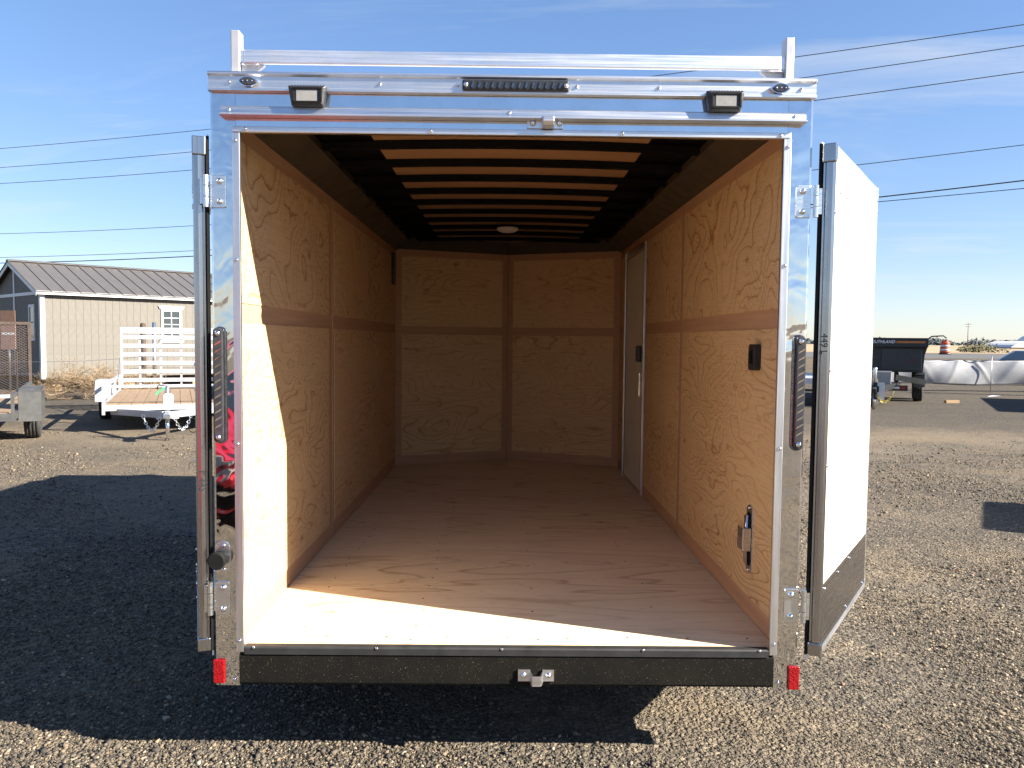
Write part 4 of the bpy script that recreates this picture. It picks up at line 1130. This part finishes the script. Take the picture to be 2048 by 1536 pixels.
MB().tube([(1.18, 2.4, 1.69), (1.28, 2.4, 1.78), (1.55, 2.4, 1.80), (1.62, 2.45, 1.74)], .02, 6).build('tarp_crank', M['black_steel'], DU)

# silver flatbed glimpsed between the right post and the door
FB = thing('flatbed_trailer', 'low flatbed trailer glimpsed between right post and open door', 'trailer', (7.05, 17.4, 0), R(-90))
B(-.95, .95, 0, 3.6, .56, .70).build('deck_frame', M['alu_white'], FB)
for x in (-.95, .89): B(x, x + .06, .0, 3.6, .701, .76).build('side_rail', M['dark_steel'], FB)
for y in (1.1,):
    for sx in (-1, 1): make_wheel(FB, (sx*1.12, y - .45, .36), .36, .24, 'dark_steel')
B(-1.0, 1.0, .62, .68, .33, .39).build('axle', M['dark_steel'], FB)
FB.location = (7.85, 16.9, 0); FB.rotation_euler = (0, 0, R(-28)); FB.scale = (1, 1, 1)

# ------------------------------------------------------------------ fence sheet, barrel, block
TF = thing('silt_fence', 'wrinkled white plastic sheeting fence strung along dark ropes', 'fence', (12.9, 24.0, 0), R(-2))
nx_, nz_ = 300, 20; Lf = 12.0; mb = MB()
def tarp_y(u, v):
    x = u * Lf
    folds = 0
    for (c, dirn, amp, wd) in ((1.0, .5, .05, .10), (2.35, -.35, .10, .09), (2.9, .55, .09, .07), (4.3, -.6, .06, .12), (5.3, .8, .08, .10), (6.4, -.9, .08, .11), (7.7, .5, .06, .10), (9, -.6, .08, .12), (10.4, .4, .07, .1)):
        s_ = x - (c + dirn * (1 - v) * 1.1)
        folds += amp * (0.08 + .26 * v) * math.exp(-(s_ / wd) ** 2)
    return -folds + .035 * math.sin(x * 2.1 + v * 2) + .02 * math.sin(x * 6.3 - v * 4) - .05 * math.sin(v * math.pi)
for i in range(nx_ + 1):
    for j in range(nz_ + 1):
        u, v = i / nx_, j / nz_; x = u * Lf
        zb = .26 - .006 * x + .02 * math.sin(x * 1.7); zt = 1.04 + .004 * x - .015 * abs(math.sin(x * 1.35))
        mb.v.append((x, tarp_y(u, v), zb + (zt - zb) * v))
for i in range(nx_):
    for j in range(nz_):
        a = i * (nz_ + 1) + j
        mb.f.append((a, a + nz_ + 1, a + nz_ + 2, a + 1)); mb.sm.append(True)
o = mb.build('sheeting', M['tarp'], TF); so = o.modifiers.new('thick', 'SOLIDIFY'); so.thickness = .003
MB().tube([(Lf * i / 30, .0, 1.045 + .004 * Lf * i / 30 - .015 * abs(math.sin(Lf * i / 30 * 1.35))) for i in range(31)], .012, 5).build('top_rope', M['black_steel'], TF)
MB().tube([(Lf * i / 30, .0, .255 - .006 * Lf * i / 30 + .02 * math.sin(Lf * i / 30 * 1.7)) for i in range(31)], .014, 5).build('bottom_rope', M['black_steel'], TF)
for x in (.3, 3.35, 6.5, 9.6):
    MB().tube([(x, -.16, 0), (x, -.16, 1.20)], .016, 6).build('stake', M['zinc'], TF)
BR = thing('traffic_barrel', 'orange and white striped traffic barrel beside the road', 'barrel', (31.35, 54.0, .846))
for i, (z0, z1, mt, r0) in enumerate(((0, .10, 'black_plastic', .40), (.10, .27, 'barrel_orange', .345), (.27, .41, 'paper', .335), (.41, .55, 'barrel_orange', .325), (.55, .69, 'paper', .315), (.69, .86, 'barrel_orange', .305), (.86, .97, 'barrel_orange', .22))):
    MB().lathe([(r0, z0), (r0 - .008, z1 - .012), (r0 - .02, z1)], 20, 'z').build(('base', 'band', 'band', 'band', 'band', 'band', 'handle_top')[i], M[mt], BR)
wb_ = B(-.19, .19, -.045, .045, 0, .075).build('wood_block', M['lumber'], None, (12.05, 18.55, 0)); wb_.rotation_euler = (0, 0, R(6))
tag(wb_, 'short pale lumber offcut lying on the gravel', 'lumber')
o = MB().poly([(-.2, -.05, .004), (.15, -.10, .03), (.22, .06, .006), (.0, .12, .035), (-.18, .08, .005)]).build('litter_scrap', M['paper'], None, (14.9, 21.3, 0)); tag(o, 'crumpled white scrap on the gravel before the sheeting', 'litter')

# silver car behind the sheeting
def car(name, label, loc, rz, paint, L_=4.5, Hh=1.45, Wc=1.8, hood=True):
    c = thing(name, label, 'car', loc, rz)
    pr = [(0, .35), (.02, .62), (.12, .80), (1.15, .93), (1.95, Hh - .02), (2.3, Hh), (3.2, Hh), (3.65, Hh - .06), (4.25, .98), (L_ - .03, .90), (L_, .55), (L_ - .05, .32), (3.95, .28), (3.0, .25), (1.5, .25), (.6, .28)]
    body = MB().prism([(y - L_/2, z) for y, z in pr], -Wc/2, Wc/2, 'x').build('body', M[paint], c, bevel=.07)
    for sx in (-1, 1):
        x0, x1 = sorted((sx*(Wc/2 - .01), sx*(Wc/2 + .004)))
        MB().prism([(1.35 - L_/2, .95), (2.02 - L_/2, Hh - .09), (2.65 - L_/2, Hh - .07), (2.65 - L_/2, .95)], x0, x1, 'x').build('side_window', M['glass_dark'], c)
        MB().prism([(2.72 - L_/2, .95), (2.72 - L_/2, Hh - .07), (3.45 - L_/2, Hh - .10), (3.95 - L_/2, .97)], x0, x1, 'x').build('side_window', M['glass_dark'], c)
        for y in (.85, L_ - .95): make_wheel(c, (sx*(Wc/2 - .10), y - L_/2, .32), .32, .21, 'zinc', 22)
        B(sx*.62 - .16, sx*.62 + .16, -L_/2 - .004, -L_/2 + .12, .60, .74).build('headlight', M['lens_white'], c)
        B(sx*.66 - .14, sx*.66 + .14, L_/2 - .12, L_/2 + .004, .66, .84).build('tail_lamp', M['red'], c)
    MB().quad((-.70, 1.22 - L_/2, .966), (.70, 1.22 - L_/2, .966), (.62, 1.90 - L_/2, Hh - .035), (-.62, 1.90 - L_/2, Hh - .035)).build('windscreen', M['glass_dark'], c, (0, -.012, .012))
    B(-.55, .55, -L_/2 - .01, -L_/2 + .1, .38, .56).build('grille', M['black_plastic'], c)
    return c
car('parked_car', 'silver car roof showing above the white sheeting', (21.5, 29.4, 0), R(-78), 'silver_car', 4.5, 1.36)

# ------------------------------------------------------------------ far things
FP = thing('utility_pole', 'distant bare power pole with crossarm on the horizon', 'pole', (175.5, 300, .84))
MB().lathe([(.16, 0), (.11, 8.9)], 8, 'z').build('shaft', M['pole'], FP)
MB().bar((-1.3, 0, 8.3), (1.3, 0, 8.3), .14, .18).build('crossarm', M['pole'], FP)
MB().bar((-.9, 0, 7.4), (.9, 0, 7.4), .12, .15).build('crossarm', M['pole'], FP)
def leaf_clumps(mb, c, rx, rz, n, s, rg):
    for _ in range(n):
        while True:
            p = [rg.uniform(-1, 1) for _ in range(3)]
            if sum(q*q for q in p) < 1: break
        q = Vector((c[0] + p[0]*rx, c[1] + p[1]*rx, c[2] + p[2]*rz))
        d1 = Vector((rg.uniform(-1, 1), rg.uniform(-1, 1), rg.uniform(-1, 1))).normalized(); d2 = d1.orthogonal().normalized()
        e = s * rg.uniform(.6, 1.3)
        mb.poly([q + d1*e, q + d2*e*.6, q - d1*e*.8, q - d2*e*.6])
rg = random.Random(11); mb = MB()
x = 150.0
while x < 420:
    w = rg.uniform(5, 13); h = rg.uniform(2.2, 4.8)
    y = 440 + rg.uniform(-20, 25)
    leaf_clumps(mb, (x, y, .8 + h*.42), w, h*.5, 170, 1.25, rg); leaf_clumps(mb, (x, y + 3, 1.3), w*1.4, .9, 60, 1.4, rg)
    leaf_clumps(mb, (x + rg.uniform(-4, 4), y, .8 + h*.6), w*.5, h*.55, 26, .7, rg)
    x += w * rg.uniform(.55, 1.4)
o = mb.build('treeline', M['tree_hazed'], None); tag(o, 'dark distant row of trees along the horizon', 'trees', kind='stuff')
mb = MB(); rg = random.Random(5)
leaf_clumps(mb, (0, 0, .35), 1.6, .38, 420, .12, rg); leaf_clumps(mb, (-1.0, 0, .28), .9, .3, 220, .11, rg); leaf_clumps(mb, (.9, 0, .5), .8, .55, 160, .10, rg); leaf_clumps(mb, (2.0, 0, .2), 1.0, .22, 160, .10, rg)
BS = thing('sage_bush', 'low olive sagebrush across the road beside the barrel', 'bush', (43.2, 70, .85))
mb.build('foliage', M['sage'], BS)
st = MB()
for i in range(7):
    a = i * .9; st.tube([(0, 0, 0), (.5*math.cos(a), .5*math.sin(a), .4), (.8*math.cos(a), .8*math.sin(a), .7)], [.03, .02, .01], 5)
st.build('stem', M['straw'], BS)
def far_barn(name, label, loc, w, d, hw, hr, rz):
    b = thing(name, label, 'building', loc, rz)
    B(-w/2, w/2, -d/2, d/2, 0, hw).build('wall', M['grey_box'], b)
    pts = [(-w/2 - .3, hw)] + [(-w/2 - .3 + (w + .6) * i / 10, hw + (hr - hw) * math.sin(math.pi * i / 10) ** .8) for i in range(1, 10)] + [(w/2 + .3, hw)]
    MB().prism(pts, -d/2 - .3, d/2 + .3, 'y').build('roof', M['trim_white'], b)
    B(-1.2, 1.2, -d/2 - .05, -d/2 - .002, 0, min(hw - .1, 2.4)).build('door', M['siding'], b)
    return b
far_barn('white_hoop_building', 'low white hooped roof beyond the road, nearer the sagebrush', (97.5, 150, .5), 6.6, 9, .6, 1.75, 0)
far_barn('white_barn', 'taller white roof at the right edge beyond the road', (104.8, 148, .5), 9.0, 12, 1.2, 3.6, 0)

# ------------------------------------------------------------------ overhead wires and their poles
WP = {'w1': [(-26.42, 11.25), (-13.44, 11.07), (9.97, 11.39), (16.09, 11.57)], 'w2': [(-26.46, 10.28), (-13.45, 10.12), (9.99, 10.66), (16.11, 10.92)],
      'w3': [(-26.48, 9.46), (-14.49, 9.29), (10.46, 9.86), (16.14, 10.11)], 'w4': [(-26.57, 6.87), (-13.49, 6.72), (11.4, 7.6), (16.23, 7.83)],
      'w5': [(-26.61, 5.63), (-13.51, 5.58), (12.3, 6.33), (16.28, 6.49)], 'w6': [(-26.62, 5.34), (-13.51, 5.33), (12.3, 6.49), (16.27, 6.73)]}
WLAB = ['topmost of the overhead wires crossing the sky', 'second overhead wire from the top', 'third overhead wire from the top', 'fourth overhead wire, alone in the middle of the sky', 'thin cable just beside the thickest overhead line', 'thickest black overhead cable, low over the shed roof']
WX = (-36.0, 26.0)
ends = {}
for (kk, pts), lab in zip(WP.items(), WLAB):
    co = np.polyfit([p[0] for p in pts], [p[1] for p in pts], 2)
    P = []
    for i in range(41):
        x = WX[0] + (WX[1] - WX[0]) * i / 40
        P.append((x, 29 - .40 * x, float(np.polyval(co, x))))
    ends[kk] = (P[0], P[-1])
    o = MB().tube(P, .022 if kk == 'w6' else (.013 if kk in ('w4', 'w5') else .0145), 5).build('overhead_wire', M['wire'], None)
    tag(o, lab, 'wire', 'overhead wires')
for e, lab in ((0, 'wooden power pole beyond the left edge'), (1, 'wooden power pole beyond the right edge')):
    x, y, _ = ends['w1'][e]
    pp = thing('power_pole', lab, 'pole', (x, y, 0), R(22))
    MB().lathe([(.17, 0), (.11, 13.2)], 10, 'z').build('shaft', M['pole'], pp)
    for kk in ends:
        z = ends[kk][e][2]
        MB().bar((0, 0, z), (.0, -.35, z), .05, .05).build('bracket', M['dark_steel'], pp)

# ------------------------------------------------------------------ neighbours outside the frame whose shadows and reflections show
def box_trailer(label, p, ax, W_, L_, H_):
    t_ = thing('enclosed_trailer', label, 'trailer', p, axis_rz(ax))
    B(-W_/2, W_/2, 0, L_, .48, H_).build('box_body', M['silver_trailer'], t_, bevel=.03)
    B(-W_/2 + .05, W_/2 - .05, .05, L_ - .05, H_ + .001, H_ + .03).build('roof', M['alu'], t_)
    B(-W_/2 + .08, W_/2 - .08, -.02, -.001, .55, H_ - .12).build('rear_ramp', M['silver_trailer'], t_)
    for sx in (-1, 1):
        make_wheel(t_, (sx*(W_/2 + .02), L_*.55, .34), .34, .2)
        B(sx*(W_/2 + .02) - .14, sx*(W_/2 + .02) + .14, L_*.55 - .42, L_*.55 + .42, .71, .73).build('fender', M['alu'], t_)
        MB().bar((sx*.5, L_, .45), (0, L_ + 1.2, .45), .06, .1).build('tongue_arm', M['black_steel'], t_)
        B(sx*W_/2 - .05, sx*W_/2 + .05, .0, .1, .40, .479).build('frame_foot', M['black_steel'], t_)
    MB().tube([(0, L_ + .9, .005), (0, L_ + .9, .85)], .03, 8).build('jack', M['zinc'], t_)
    return t_
box_trailer('tall white enclosed trailer standing beyond the right edge', (16.35, 14.1, 0), (.45, .893), 2.1, 5.4, 2.30)
box_trailer('small white enclosed trailer close by beyond the right edge', (7.1, 3.55, 0), (.855, -.518), 1.45, 2.4, 1.62)
car('red_car', 'red car parked behind and left of the viewer', (-2.75, -5.7, 0), R(183), 'red_car', 4.5, 1.42).scale = (1, 1, .84)
